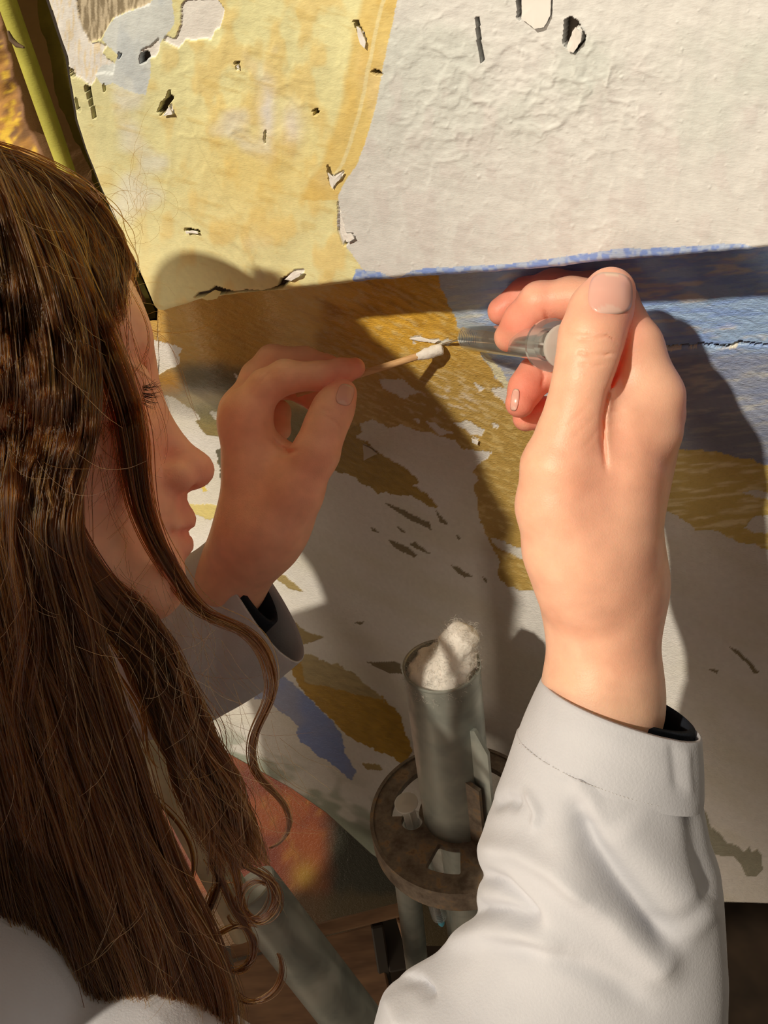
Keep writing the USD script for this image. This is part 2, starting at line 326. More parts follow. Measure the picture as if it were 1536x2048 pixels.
    gk = smoothstep(.45, .6, fb2(sx, sy, 34, 3, 15, ax=.5))*smoothstep(1490, 1600, y-.5*(x-620))*(x < 900)
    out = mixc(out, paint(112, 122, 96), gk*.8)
    # a dark seam with chips along the plank joint on the right
    seam = np.abs(y - (693 - .035*(px-1330)) - 5*(fb2(px, px*0, 20, 3, 21)-.5)) < 1.5
    seam &= (px > 1300); out[seam & (fb2(px, px*0, 12, 2, 22) > .35)] = paint(40, 36, 34)
    ch = (np.abs(y - (696 - .035*(px-1330))) < 4) & (px > 1330) & (fb2(px, px*0+3, 14, 2, 23) > .57); out[ch] = paint(216, 206, 180)
    relief = np.where(painted | extra, 0.00035 + 0.0007*(fine-.5) + 0.0006*(streak-.5), 0.0003*(fb2(px, py, 30, 3, 30)-.5)) + 0.0022*(fb2(sx, sy, 150, 2, 31, ax=.4)-.5)
    relief = np.where(seam, relief-0.0016, relief)
    return np.clip(out, .004, .85), relief

STEP = 2.4
bot = lambda x: np.interp(x, [-700, 100, 403, 448, 584, 653, 742, 830, 1000, 1430, 1536, 1900], [920, 1330, 1472, 1503, 1578, 1626, 1708, 1770, 1800, 1803, 1806, 1810])
cols = np.concatenate([np.arange(-160, 1600, STEP), np.arange(1600, 2050, 6.)]); rows = np.linspace(0, 1, int(1230/STEP))
gx = np.tile(cols, (len(rows), 1)); top = np.where(cols < 317, np.maximum(ledge(cols)-40, 640), ledge(cols) - 40)
gy = top + rows[:, None]*(bot(cols)-top)
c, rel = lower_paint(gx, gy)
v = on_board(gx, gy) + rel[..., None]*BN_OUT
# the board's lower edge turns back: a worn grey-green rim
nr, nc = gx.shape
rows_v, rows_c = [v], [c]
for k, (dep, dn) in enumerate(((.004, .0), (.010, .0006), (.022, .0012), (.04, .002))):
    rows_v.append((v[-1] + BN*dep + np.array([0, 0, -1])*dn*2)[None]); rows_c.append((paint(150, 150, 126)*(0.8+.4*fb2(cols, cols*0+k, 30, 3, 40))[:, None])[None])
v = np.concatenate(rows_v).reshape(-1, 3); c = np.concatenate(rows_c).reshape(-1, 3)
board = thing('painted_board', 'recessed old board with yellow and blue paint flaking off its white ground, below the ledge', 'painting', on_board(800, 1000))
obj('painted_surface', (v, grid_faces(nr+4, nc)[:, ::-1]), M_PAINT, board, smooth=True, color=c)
bx_, by_ = np.meshgrid(np.linspace(-160, 1700, 40), np.linspace(0, 1, 24)); by_ = (ledge(bx_)-40) + by_*(bot(bx_)-ledge(bx_)+40)
bv = (on_board(bx_, by_) + BN*.03).reshape(-1, 3)
M_WOOD = mat('bare_wood', {'p': ('principled_bsdf', {'base_color': (.10, .07, .045), 'roughness': .8})})
obj('backing', (bv, grid_faces(24, 40)), M_WOOD, board, smooth=True)

# ---- the thick panel above: yellow, grey-white, peeling to pale ground and bare wood
PALE = [(60, -60), (92, 0), (106, 60), (112, 80), (130, 132), (148, 152), (165, 160), (180, 173), (190, 162), (192, 148), (210, 146), (225, 150), (228, 128), (212, 118), (205, 108), (214, 92), (196, 84), (180, 86), (163, 62), (152, 20), (150, -60)]
RAWWOOD = [(150, -60), (152, 20), (163, 62), (180, 86), (202, 76), (212, 58), (222, 38), (262, 22), (300, 8), (310, -60)]
GREYBLUE = [(214, 58), (228, 36), (262, 24), (300, 6), (330, -30), (345, 0), (348, 50), (322, 82), (300, 120), (302, 150), (292, 190), (262, 182), (225, 165), (208, 172), (190, 150), (205, 132), (230, 128), (235, 110), (214, 92), (204, 78)]
PALE2 = [(362, 10), (372, 0), (432, -4), (450, 20), (440, 58), (428, 62), (420, 82), (404, 78), (385, 84), (372, 80), (358, 95), (326, 82), (330, 72), (350, 76), (362, 50)]
PALE3 = [(280, 100), (300, 92), (316, 76), (318, 96), (312, 116), (296, 112)]
CRACKS = [[(283, 106), (294, 102), (300, 112), (292, 124), (282, 126), (279, 116)], [(316, 222), (322, 206), (332, 196), (338, 178), (342, 190), (348, 196), (340, 206), (330, 224), (322, 230)],
          [(168, 172), (180, 176), (186, 206), (192, 236), (186, 238), (180, 208)], [(148, 196), (154, 200), (158, 222), (154, 222)], [(206, 168), (212, 178), (209, 186)], [(130, 138), (142, 140), (150, 154), (140, 152)],
          [(470, 124), (480, 124), (476, 138), (472, 136)], [(626, 222), (634, 216), (638, 224), (630, 232)], [(529, 258), (532, 262), (531, 288), (528, 284)], [(236, 106), (244, 108), (238, 118)],
          [(706, 42), (716, 42), (726, 70), (716, 66)], [(740, 142), (756, 140), (766, 150), (752, 150)], [(655, 330), (662, 338), (662, 362), (658, 360)], [(686, 488), (694, 480), (698, 484), (690, 492)],
          [(387, 597), (396, 586), (420, 582), (430, 574), (444, 576), (470, 585), (492, 580), (520, 586), (548, 576), (556, 572), (560, 560), (576, 552), (586, 560), (560, 578), (520, 590), (480, 588), (440, 594), (410, 594)],
          [(368, 459), (380, 458), (400, 462), (402, 467), (384, 467), (370, 464)], [(952, 34), (958, 36), (962, 70), (969, 122), (963, 126), (956, 80)], [(1034, 0), (1046, 0), (1046, 34), (1040, 40), (1034, 36)],
          [(1130, 40), (1142, 34), (1156, 42), (1160, 52), (1148, 58), (1140, 84), (1136, 96), (1127, 84)], [(1164, 60), (1171, 70), (1170, 82), (1152, 106), (1146, 102), (1164, 84)]]
GAPS = [[(1044, -40), (1104, -40), (1102, 30), (1088, 54), (1072, 56), (1046, 34)], [(1148, 58), (1156, 48), (1168, 62), (1166, 78), (1150, 102), (1138, 98), (1136, 90)], [(716, 60), (726, 62), (734, 80), (732, 94), (718, 72)],
        [(655, 340), (668, 352), (690, 340), (684, 356), (672, 366), (670, 378), (662, 372)], [(676, 400), (682, 430), (692, 466), (706, 466), (712, 476), (696, 484), (686, 490), (676, 460)], [(330, 228), (342, 208), (350, 226)], [(372, 460), (398, 461), (398, 465), (374, 464)], [(574, 552), (590, 540), (608, 538), (606, 548), (588, 560), (566, 566)], [(472, 130), (478, 128), (480, 138), (474, 140)]]
def panel_paint(px, py):
    jx = 14*(fb2(px, py, 22, 4, 51)-.5) + 4*(fb2(px, py, 5, 2, 52)-.5); jy = 14*(fb2(px, py, 22, 4, 53)-.5) + 4*(fb2(px, py, 5, 2, 54)-.5)
    x, y = px+jx, py+jy
    def mixc(a, b, t): return a + (np.asarray(b)-a)*np.clip(t, 0, 1)[..., None]
    broad = fb2(px, py, 130, 3, 56); mid = fb2(px, py, 46, 3, 57, ax=1.5, ay=.8); str_ = fb2(px+.5*py, py-.3*px, 14, 3, 58, ax=.25)
    col = np.tile(paint(233, 211, 150), px.shape+(1,))
    col = mixc(col, paint(224, 188, 108), smoothstep(.46, .68, mid)*.6)
    col = mixc(col, paint(226, 190, 104), np.exp(-(((px-520)/130)**2 + ((py-330)/120)**2))*.6)
    col = mixc(col, paint(208, 196, 140), smoothstep(430, 180, x+60*(broad-.5))*.8)
    col = mixc(col, paint(214, 208, 190), smoothstep(.58, .72, broad)*.6)
    col = mixc(col, paint(222, 216, 204), (np.exp(-(((x-535)/16)**2 + ((y-225)/60)**2)) + .8*np.exp(-(((x-585)/18)**2 + ((y-250)/40)**2)))*.9)
    col = mixc(col, paint(198, 166, 88), smoothstep(.56, .7, str_)*.35)
    edge = np.interp(py, [-260, 0, 60, 140, 200, 270, 330, 360, 390, 450, 490, 520, 550, 580, 700], [800, 796, 782, 766, 756, 736, 714, 692, 678, 674, 690, 712, 736, 770, 800])
    e = edge + .35*jx
    band = smoothstep(46, 30, np.abs(px+.4*jx - (e-34)))*(py < 400); col = mixc(col, paint(212, 176, 92), band*.75)
    col = mixc(col, paint(226, 206, 150), smoothstep(5, 3, np.abs(px - (e-30) - 4*(mid-.5)))*.7*(py < 360))
    grey = np.tile(paint(207, 200, 184), px.shape+(1,))
    grey = mixc(grey, paint(196, 194, 176), smoothstep(.4, .65, broad)*smoothstep(500, 100, py)*.8)
    grey = mixc(grey, paint(196, 182, 168), smoothstep(.55, .7, mid)*.35*smoothstep(60, 200, py))
    col = np.where((px > e)[..., None], grey, col)
    hgt = 0.0014*(broad-.5) + 0.0007*(mid-.5) + 0.0003*(str_-.5)
    # wrinkles: blistered, ridged film in the middle right, fine lumps lower down
    wr = 1-np.abs(2*fb2(px+30*(mid-.5), py, 60, 3, 60)-1); wr2 = 1-np.abs(2*fb2(px, py, 24, 3, 61, ax=.7)-1)
    zone = np.exp(-(((px-1120)/230)**2 + ((py-190)/150)**2)) + .6*np.exp(-(((px-860)/120)**2 + ((py-200)/200)**2)) + .5*np.exp(-(((px-470)/230)**2 + ((py-220)/180)**2)) + .4*np.exp(-(((px-1150)/200)**2+((py-450)/60)**2))
    hgt += zone*(0.00045*smoothstep(.72, 1, wr) + 0.00022*smoothstep(.75, 1, wr2))
    lumps = fb2(px, py, 11, 2, 62); hgt += 0.0003*smoothstep(.66, .9, lumps)*(px > e)
    raised = 0.0005
    def lay(poly, c, dz, jit=.5):
        k = inpoly(poly, px+jx*jit, py+jy*jit); col[k] = np.asarray(c) if np.ndim(c) == 1 else c[k]; hgt[k] += dz
    grain = fb2(px, py, 12, 3, 63, ax=3, ay=.5)
    lay(RAWWOOD, mixc(np.tile(paint(196, 176, 140), px.shape+(1,)), paint(140, 122, 92), smoothstep(.4, .65, grain)), -.0010)
    lay(PALE, mixc(np.tile(paint(238, 222, 194), px.shape+(1,)), paint(226, 200, 160), smoothstep(.5, .7, grain)), -.0006)
    lay(GREYBLUE, mixc(np.tile(paint(203, 201, 186), px.shape+(1,)), paint(190, 190, 180), smoothstep(.45, .65, mid)), 0)
    k = inpoly([(250, 90), (300, 110), (305, 200), (270, 190)], x, y); 
    for q in (PALE2, PALE3): lay(q, paint(240, 228, 206), -.0006)
    for q in GAPS: lay(q, paint(236, 226, 204), -.0010, .25)
    for q in CRACKS: lay(q, paint(66, 54, 42), -.0035, .25)
    b = ledge(px) - py
    blue = (b < np.interp(px, [700, 712, 760, 790, 830, 1000, 1250, 1480, 1520], [0, 36, 24, 6, 26, 24, 34, 26, 8]) + 10*(mid-.5) + 5*(lumps-.5)) & (px > 705+jx*.4)
    col[blue] = mixc(np.tile(paint(128, 148, 200), px.shape+(1,)), paint(170, 180, 205), smoothstep(.4, .6, lumps))[blue]
    hgt -= 0.005*np.clip(1-b/20, 0, 1)**2                      # the rounded arris over the ledge
    return np.clip(col, .004, .85), hgt
edge_l = lambda py: np.interp(py, [-460, -260, 0, 115, 240, 300, 380, 470, 560, 640], [-66, 2, 90, 128, 148, 168, 200, 240, 282, 316])
u_ = np.concatenate([np.linspace(0, .70, 640), np.linspace(.70, 1, 121)[1:]]); v_ = np.concatenate([np.linspace(0, .22, 51)[:-1], np.linspace(.22, 1, 330)]); NR, NC, XR, YT = len(v_), len(u_), 2150, -420
u, vv = np.meshgrid(u_, v_)
xb = 314 + (XR-314)*u; yb = ledge(xb)
py = YT + vv*(yb-YT); pxl = edge_l(py); px = pxl + (XR-pxl)*u
c, hgt = panel_paint(px, py)
hgt = hgt - .002*np.clip(1-(px-pxl)/9, 0, 1)**2
fr = on_board(px, py, PROUD) + hgt[..., None]*BN_OUT
def skirt(line, lc, depths):
    return [line + BN*d for d in depths], [lc]*len(depths)
deps = [.002, .006, .012, .02, .03, .042]
dn = fr[-1]; dc = paint(150, 128, 80)[None]*np.ones((NC, 1)); dc[px[-1] > 712] = paint(120, 132, 170)
gv = np.concatenate([fr] + [(dn + BN*d*np.interp(px[-1], [314, 520, 760], [.16, .22, 1.])[:, None])[None] for d in deps]); gc = np.concatenate([c] + [dc[None]]*len(deps))
panel = thing('painted_board', 'thick panel of cracked yellow and grey-white paint with a blue lower edge, above both hands', 'painting', on_board(800, 300, PROUD))
obj('painted_surface', (gv.reshape(-1, 3), grid_faces(NR+len(deps), NC)[:, ::-1]), M_MATTE, panel, smooth=True, color=gc.reshape(-1, 3))
sl = np.stack([fr[:, 0] + BN*d*np.interp(py[:, 0], [540, 632], [1., .16])[:, None] for d in [0]+deps]); sc = np.tile(paint(150, 138, 70), (sl.shape[0]*sl.shape[1], 1))
obj('side_edge', (sl.reshape(-1, 3), grid_faces(sl.shape[0], NR)), M_MATTE, panel, smooth=True, color=sc)
sr = np.stack([fr[:, -1] + BN*d for d in [0]+deps]); obj('side_edge', (sr.reshape(-1, 3), grid_faces(sr.shape[0], NR)[:, ::-1]), M_MATTE, panel, smooth=True, color=np.tile(paint(190, 184, 168), (sr.shape[0]*sr.shape[1], 1)))
# loose paint chips standing off the panel
def chip(poly, lift, tilt, col_, parent, proud=PROUD, seed=0):
    pg = shapely.Polygon(poly).buffer(0); cx, cy = pg.centroid.coords[0]
    q = np.array(pg.segmentize(4).exterior.coords)[:-1]; q += 1.6*np.stack([fb2(q[:, 0], q[:, 1], 5, 2, 70+seed)-.5, fb2(q[:, 0], q[:, 1], 5, 2, 80+seed)-.5], -1)*2
    rings = [q, cx + (q-[cx, cy])*.55 if False else np.array([cx, cy]) + (q-[cx, cy])*.55, np.array([[cx, cy]])]
    V, Fc, off = [], [], []
    for side in (0, 1):
        for k, r in enumerate(rings):
            dd = r-[cx, cy]; curl = lift + np.clip(tilt[0]*dd[:, 0] + tilt[1]*dd[:, 1], -lift*.8, lift*.8) + .0004*((dd**2).sum(1)/max((dd**2).sum(1).max(), 1)) if len(dd) > 1 else np.full(len(dd), lift)
            V.append(on_board(r[:, 0], r[:, 1], proud) + BN_OUT*(curl - .00045*side)[:, None])
    n = len(q); base = lambda s, k: s*(2*n+1) + k*n
    for i in range(n):
        j = (i+1) % n
        for s in (0, 1):
            a = [[base(s, 0)+i, base(s, 0)+j, base(s, 1)+j], [base(s, 0)+i, base(s, 1)+j, base(s, 1)+i], [base(s, 1)+i, base(s, 1)+j, base(s, 2)]]
            Fc += a if s == 1 else [t[::-1] for t in a]
        Fc += [[base(0, 0)+i, base(0, 0)+j, base(1, 0)+j], [base(0, 0)+i, base(1, 0)+j, base(1, 0)+i]]
    m = trimesh.Trimesh(np.concatenate(V), Fc, process=False); m.fix_normals()
    obj('paint_flake', m, col_, parent, smooth=30)
M_FLAKE = mat('flake_white', {'p': ('principled_bsdf', {'base_color': tuple(paint(242, 234, 214)), 'roughness': .6})})
M_FLAKEG = mat('flake_ochre', {'p': ('principled_bsdf', {'base_color': tuple(paint(206, 186, 120)), 'roughness': .6})})
for k, (q, lf, tl, mm) in enumerate([
    ([(1148, 60), (1156, 49), (1168, 62), (1166, 78), (1150, 102), (1138, 98), (1137, 88)], .0016, (2e-5, -1e-5), M_FLAKE),
    ([(1044, -40), (1104, -40), (1102, 30), (1090, 52), (1072, 55), (1056, 42), (1046, 34)], .0007, (-.5e-5, .5e-5), M_FLAKE),
    ([(716, 50), (724, 56), (735, 82), (733, 94), (724, 86), (718, 72)], .0010, (2e-5, 0), M_FLAKE),
    ([(331, 228), (342, 209), (350, 226)], .0014, (2e-5, 2e-5), M_FLAKE), ([(373, 460), (398, 461), (400, 465), (375, 465)], .0010, (0, 4e-5), M_FLAKE),
    ([(572, 556), (590, 541), (607, 540), (604, 548), (586, 558)], .0014, (2e-5, 3e-5), M_FLAKE), ([(657, 344), (668, 352), (688, 341), (683, 355), (672, 366), (668, 376), (663, 370)], .0009, (2e-5, 0), M_FLAKE),
    ([(690, 466), (706, 466), (711, 475), (697, 482)], .0010, (1e-5, 2e-5), M_FLAKE), ([(408, 592), (432, 577), (446, 580), (440, 592), (420, 596)], .0020, (1e-5, 6e-5), M_FLAKEG), ([(474, 132), (479, 126), (481, 137)], .0008, (2e-5, 0), M_FLAKE)]):
    chip(q, lf, tl, mm, panel, seed=k)
for k, (q, lf, mm) in enumerate([([(945, 873), (960, 879), (958, 887), (947, 881)], .0016, M_FLAKE), ([(727, 887), (742, 895), (757, 905), (742, 912), (730, 918)], .0012, mat('flake_grey', {'p': ('principled_bsdf', {'base_color': tuple(paint(176, 162, 138)), 'roughness': .6})})),
    ([(820, 676), (842, 672), (866, 679), (880, 677), (872, 683), (845, 681)], .0010, M_FLAKE)]):
    chip(q, lf, (1e-5, 1e-5), mm, board, proud=0, seed=20+k)

# ---- left: olive strip in the gap, round green rod, gold-flecked bark edge
def patch(xs, ys, proud, colf, hf, lim=None):
    X, Y = np.meshgrid(xs, ys)
    if lim is not None: X = np.minimum(X, lim(Y))
    cc, hh = colf(X, Y), hf(X, Y)
    return (on_board(X, Y, proud) + hh[..., None]*BN_OUT).reshape(-1, 3), grid_faces(len(ys), len(xs))[:, ::-1], cc.reshape(-1, 3)
pv, pf, pc = patch(np.arange(-220, 316, 4.), np.arange(-300, 641, 5.), .004, lambda X, Y: (.75+.5*fb2(X, Y, 40, 3, 90, ax=2))[..., None]*paint(150, 136, 62), lambda X, Y: .001*fb2(X, Y, 60, 3, 91), lambda Y: np.where(Y < 638, edge_l(Y)+4, 290))
strip = thing('olive_backing_strip', 'shadowed olive painted strip in the gap between green rod and yellow panel', 'strip', on_board(180, 350))
obj('strip_surface', (pv, pf), M_MATTE, strip, smooth=True, color=pc)
a, b = on_board(-75, -250, .040), on_board(236, 632, .037)
rod = thing('green_rod', 'smooth round yellow-green rod beside the bark-edged gold wood', 'rod', a)
rp = np.linspace(0, 1, 60)[:, None]; rpts = a + (b-a)*rp
mrod = tube(rpts, .0045 + .0001*np.sin(np.arange(60)*.3), 20); rc = (.7+.6*fbm(np.array(mrod.vertices)*60, 3, 5))[:, None]*paint(176, 166, 70)
obj('rod_body', mrod, M_MATTE, rod, smooth=True, color=np.clip(rc, 0, .8))
def wedge(Y): return np.interp(Y, [-300, 0, 60, 110, 160, 260, 330, 420, 620, 740], [-70, 2, 14, 30, 40, 66, 104, 150, 240, 284])
def wood_col(X, Y):
    n1 = fb2(X, Y, 26, 4, 95, ay=.6); n2 = fb2(X, Y, 10, 3, 96); near = wedge(Y)-X
    cc = np.tile(paint(178, 128, 64), X.shape+(1,)); k = lambda t, q: cc + (np.asarray(q)-cc)*t[..., None]
    cc = k(smoothstep(.45, .6, n1), paint(126, 92, 60)); cc = k(smoothstep(.54, .62, n2)*(near > 9), paint(232, 176, 60)); cc = k(smoothstep(18, 6, near+12*(n1-.5)), paint(140, 102, 70))
    return np.clip(cc, 0, .8)
def wood_h(X, Y):
    near = wedge(Y)-X
    return .006*(fb2(X, Y, 30, 4, 97)-.5) + .005*smoothstep(0, 40, near) - .02*smoothstep(4, -10, near)
X0 = np.linspace(0, 1, 60); YY = np.arange(-300, 641, 5.); X = wedge(YY)[:, None] + 8 - (1-X0)[None]*330; Y = np.tile(YY[:, None], (1, 60))
wv = on_board(X, Y, .040) + wood_h(X, Y)[..., None]*BN_OUT
post = thing('gold_wood_post', 'rough gold-flecked wooden post with a bark edge, at the upper left corner', 'post', on_board(20, 200))
obj('wood_surface', (wv.reshape(-1, 3), grid_faces(*X.shape)[:, ::-1]), M_MATTE, post, smooth=True, color=wood_col(X, Y).reshape(-1, 3))
tp = [(38, 66), (30, 74), (24, 82), (30, 90), (40, 96), (48, 94)]
obj('bark_splinter', tube(on_board(*np.array([(16, 62), (22, 78), (34, 90), (48, 95)]).T, .05), [.0006, .0013, .0012, .0005], 8), mat('bark', {'p': ('principled_bsdf', {'base_color': (.13, .085, .05), 'roughness': .8})}), post)

# ---------------------------------------------------------------- the person: one body mesh (head, neck, trunk, arms, both hands)
def J(px, py, d): return P(px, py, d)
MM = 0.001
def chain(p, js, k=0.004):
    """joints (point, radius in mm[, (flat axis, factor)])"""
    out = None
    for a, b in zip(js[:-1], js[1:]):
        c = cone(p, a[0], b[0], a[1]*MM, b[1]*MM); out = c if out is None else smin(out, c, k)
    return out
def pcrease(p, pts, amp, sig, dmax, ends=True):
    """a skin fold along a line as seen; only on the side nearer than dmax"""
    x, y, z = proj(p); e = np.full(x.shape, 1e9); tt = np.zeros(x.shape); pts = np.array(pts, float); L = len(pts)-1
    for s in range(L):
        ba = pts[s+1]-pts[s]; t = np.clip(((x-pts[s, 0])*ba[0] + (y-pts[s, 1])*ba[1])/(ba @ ba), 0, 1); q = np.hypot(x-pts[s, 0]-t*ba[0], y-pts[s, 1]-t*ba[1])
        tt = np.where(q < e, (s+t)/L, tt); e = np.minimum(e, q)
    return amp*MM*np.exp(-(e/sig)**2)*np.where(z < dmax, 1, 0)*(smoothstep(-.02, .25, tt)*smoothstep(1.02, .75, tt) if ends else 1)
def crease(p, pts, amp, sig):
    e = None
    for a, b in zip(pts[:-1], pts[1:]):
        c = cone(p, a, b, 0, 0); e = c if e is None else np.minimum(e, c)
    return amp*MM*np.exp(-(e/(sig*MM))**2)
# --- right hand: fingers curled to the left round a syringe, thumb nearest the camera
def JR(*q): return [(J(x, y, d), r*d/F*1000) for x, y, d, r in q]
R_TH = JR((1168, 1170, .305, 88), (1140, 1090, .299, 92), (1122, 1010, .294, 88), (1124, 935, .290, 80), (1142, 868, .287, 66), (1155, 812, .2845, 59), (1166, 762, .282, 58), (1177, 716, .2815, 61), (1185, 672, .2825, 64), (1201, 622, .2845, 61), (1218, 588, .287, 52))
R_IN = [(J(1298, 860, .293), 12), (J(1304, 795, .2915), 11.2), (J(1268, 695, .2905), 10.0), (J(1226, 604, .3035), 8.8), (J(1140, 597, .314), 8.0), (J(1078, 605, .319), 7.9), (J(1045, 640, .326), 7.4), (J(1018, 674, .333), 6.4)]
R_MI = [(J(1296, 850, .316), 11.5), (J(1290, 800, .317), 11.0), (J(1240, 680, .322), 9.3), (J(1190, 585, .330), 8.4), (J(1105, 577, .341), 7.8), (J(1050, 590, .350), 7.3), (J(1003, 622, .355), 6.4)]
R_RI = [(J(1284, 870, .332), 11), (J(1270, 820, .334), 10.6), (J(1200, 748, .344), 8.6), (J(1120, 745, .350), 8.2), (J(1072, 748, .352), 7.8), (J(1053, 775, .350), 7.6), (J(1040, 806, .347), 6.6)]
R_PI = [(J(1268, 905, .345), 10.5), (J(1250, 860, .348), 9.8), (J(1160, 830, .358), 7.6), (J(1090, 826, .362), 7.0), (J(1052, 836, .362), 6.2)]
def right_arm(p):
    wr = J(1196, 1195, .318); wr2 = J(1200, 1400, .322); el = J(1120, 2080, .375)
    fl = unit(CR)
    palm = cone(p, wr, J(1288, 850, .306), 20, 15) if False else cone(p, J(1215, 1130, .306), J(1304, 830, .302), 16*MM, 12.5*MM)
    for q, r0, r1 in ((J(1298, 835, .318), 15, 12.5), (J(1284, 855, .334), 15, 12), (J(1268, 890, .347), 14, 11)):
        palm = smin(palm, cone(p, J(1210, 1140, .318), q, r0*MM, r1*MM), .010)
    palm = smin(palm, cone(p, J(1185, 1120, .305), J(1230, 930, .310), 19*MM, 15*MM), .010)
    palm = smin(palm, cone(p, J(1215, 1140, .330), J(1235, 960, .338), 17*MM, 14*MM), .012)      # outer heel of the hand
    fore = smin(cone(p, wr, wr2, 20.5*MM, 22*MM), cone(p, wr2, el, 22*MM, 34*MM), .01)
    fore = smin(fore, cone(p, J(1215, 1195, .322), J(1225, 1400, .336), 17*MM, 20*MM), .012)
    palm = smin(palm, fore, .022)
    palm = smin(palm, cone(p, J(1178, 930, .2935), J(1168, 1110, .2985), 13*MM, 17*MM), .012)
    palm = smin(palm, chain(p, [(J(1264, 755, .2945), 10.5), (J(1254, 850, .2925), 13), (J(1236, 940, .2935), 15), (J(1215, 1060, .2985), 17)], .004), .008)      # first web, closed against the thumb
    th = chain(p, R_TH, .003)
    out = smin(palm, th, .0065)
    for f in (R_IN, R_MI, R_RI, R_PI):
        out = np.minimum(out, smin(palm, chain(p, f, .0035), .005))
    # web between thumb and index: a sharp fold; knuckle and joint creases
    out += pcrease(p, [(1262, 640), (1250, 700), (1234, 745), (1216, 785), (1207, 830), (1206, 880), (1211, 925), (1214, 950)], 1.5, 5.0, .295)
    for pts, am in (([(1140, 675), (1168, 680), (1192, 677), (1215, 672), (1245, 690)], .75), ([(1150, 704), (1185, 711), (1240, 706)], .85), ([(1152, 728), (1185, 731), (1222, 729)], .5), ([(1128, 668), (1160, 664), (1196, 668)], .4), ([(1130, 855), (1160, 828), (1180, 805)], .2), ([(1140, 880), (1172, 852), (1195, 826)], .2), ([(1160, 905), (1185, 875), (1203, 850)], .2)):
        out += pcrease(p, pts, am, 2.6, .282)
    out += pcrease(p, [(1078, 668), (1090, 655), (1095, 640), (1088, 612)], .8, 4, .318) + pcrease(p, [(1082, 780), (1088, 752), (1080, 728)], .8, 4, .352)
    out += pcrease(p, [(1208, 826), (1232, 822), (1256, 826)], .25, 3, .30) + pcrease(p, [(1212, 850), (1240, 850)], .2, 3, .30)
    return out
def nail(center, n, along, w, l, thick, mat_, parent, curve=.35, squareness=2.6):
    """a curved nail plate lying on the finger: n outward, along towards the tip"""
    n, along = unit(n), unit(along); along = unit(along - n*(along @ n)); side = np.cross(along, n)
    s, t = np.meshgrid(np.linspace(-1, 1, 15), np.linspace(-1, 1, 17)); r = (np.abs(s)**squareness + np.abs(t)**squareness)**(1/squareness); q = np.maximum(np.abs(s), np.abs(t))
    k = np.where(r > 0, q/np.maximum(r, 1e-9), 1); s, t = s*k, t*k
    hgt = -curve*w*(s**2) - .12*l*np.clip(t, 0, 1)**2 - .25*l*np.clip(-t, 0, 1)**3*.3
    top = center + (s*w)[..., None]*side + (t*l)[..., None]*along + hgt[..., None]*n
    low = top - n*thick; nr, nc = s.shape; f = grid_faces(nr, nc); V = np.concatenate([top.reshape(-1, 3), low.reshape(-1, 3)]); N = nr*nc
    rim = np.concatenate([np.arange(nc), np.arange(1, nr)*nc+nc-1, (nr-1)*nc+np.arange(nc-2, -1, -1), np.arange(nr-2, 0, -1)*nc]); r2 = np.roll(rim, -1)
    fs = np.vstack([f, f[:, ::-1]+N, np.stack([rim, r2, r2+N, rim+N], 1)]); fs = np.vstack([fs[:, [0, 1, 2]], fs[:, [0, 2, 3]]])
    m = trimesh.Trimesh(V, fs, process=False); m.fix_normals()
    cc = np.concatenate([np.stack([s, t], -1).reshape(-1, 2)]*2)
    return m, cc
# --- left hand: pinching a cotton swab between thumb and index
L_TH = [(J(548, 1050, .392), 14), (J(590, 985, .388), 13), (J(632, 905, .384), 10.8), (J(652, 850, .385), 9.6), (J(668, 815, .387), 9.2), (J(684, 787, .391), 7.6)]
L_IN = [(J(486, 850, .394), 11.2), (J(492, 828, .393), 11), (J(530, 775, .391), 8.7), (J(570, 754, .390), 8.2), (J(640, 752, .391), 6.9), (J(680, 744, .394), 6.5), (J(710, 736, .397), 5.3)]
L_MI = [(J(482, 845, .409), 11), (J(488, 818, .410), 10.6), (J(515, 755, .412), 8.6), (J(545, 722, .413), 8.2), (J(610, 722, .413), 7.2), (J(650, 735, .411), 6.6), (J(690, 745, .408), 5.6)]
L_RI = [(J(484, 850, .423), 10.6), (J(490, 825, .425), 10.2), (J(530, 775, .430), 8.2), (J(570, 768, .432), 7.8), (J(610, 782, .426), 7.0), (J(634, 806, .419), 6.2)]
L_PI = [(J(488, 870, .436), 10), (J(498, 850, .438), 9.4), (J(535, 815, .442), 7.2), (J(556, 825, .440), 6.8), (J(562, 860, .434), 5.8)]
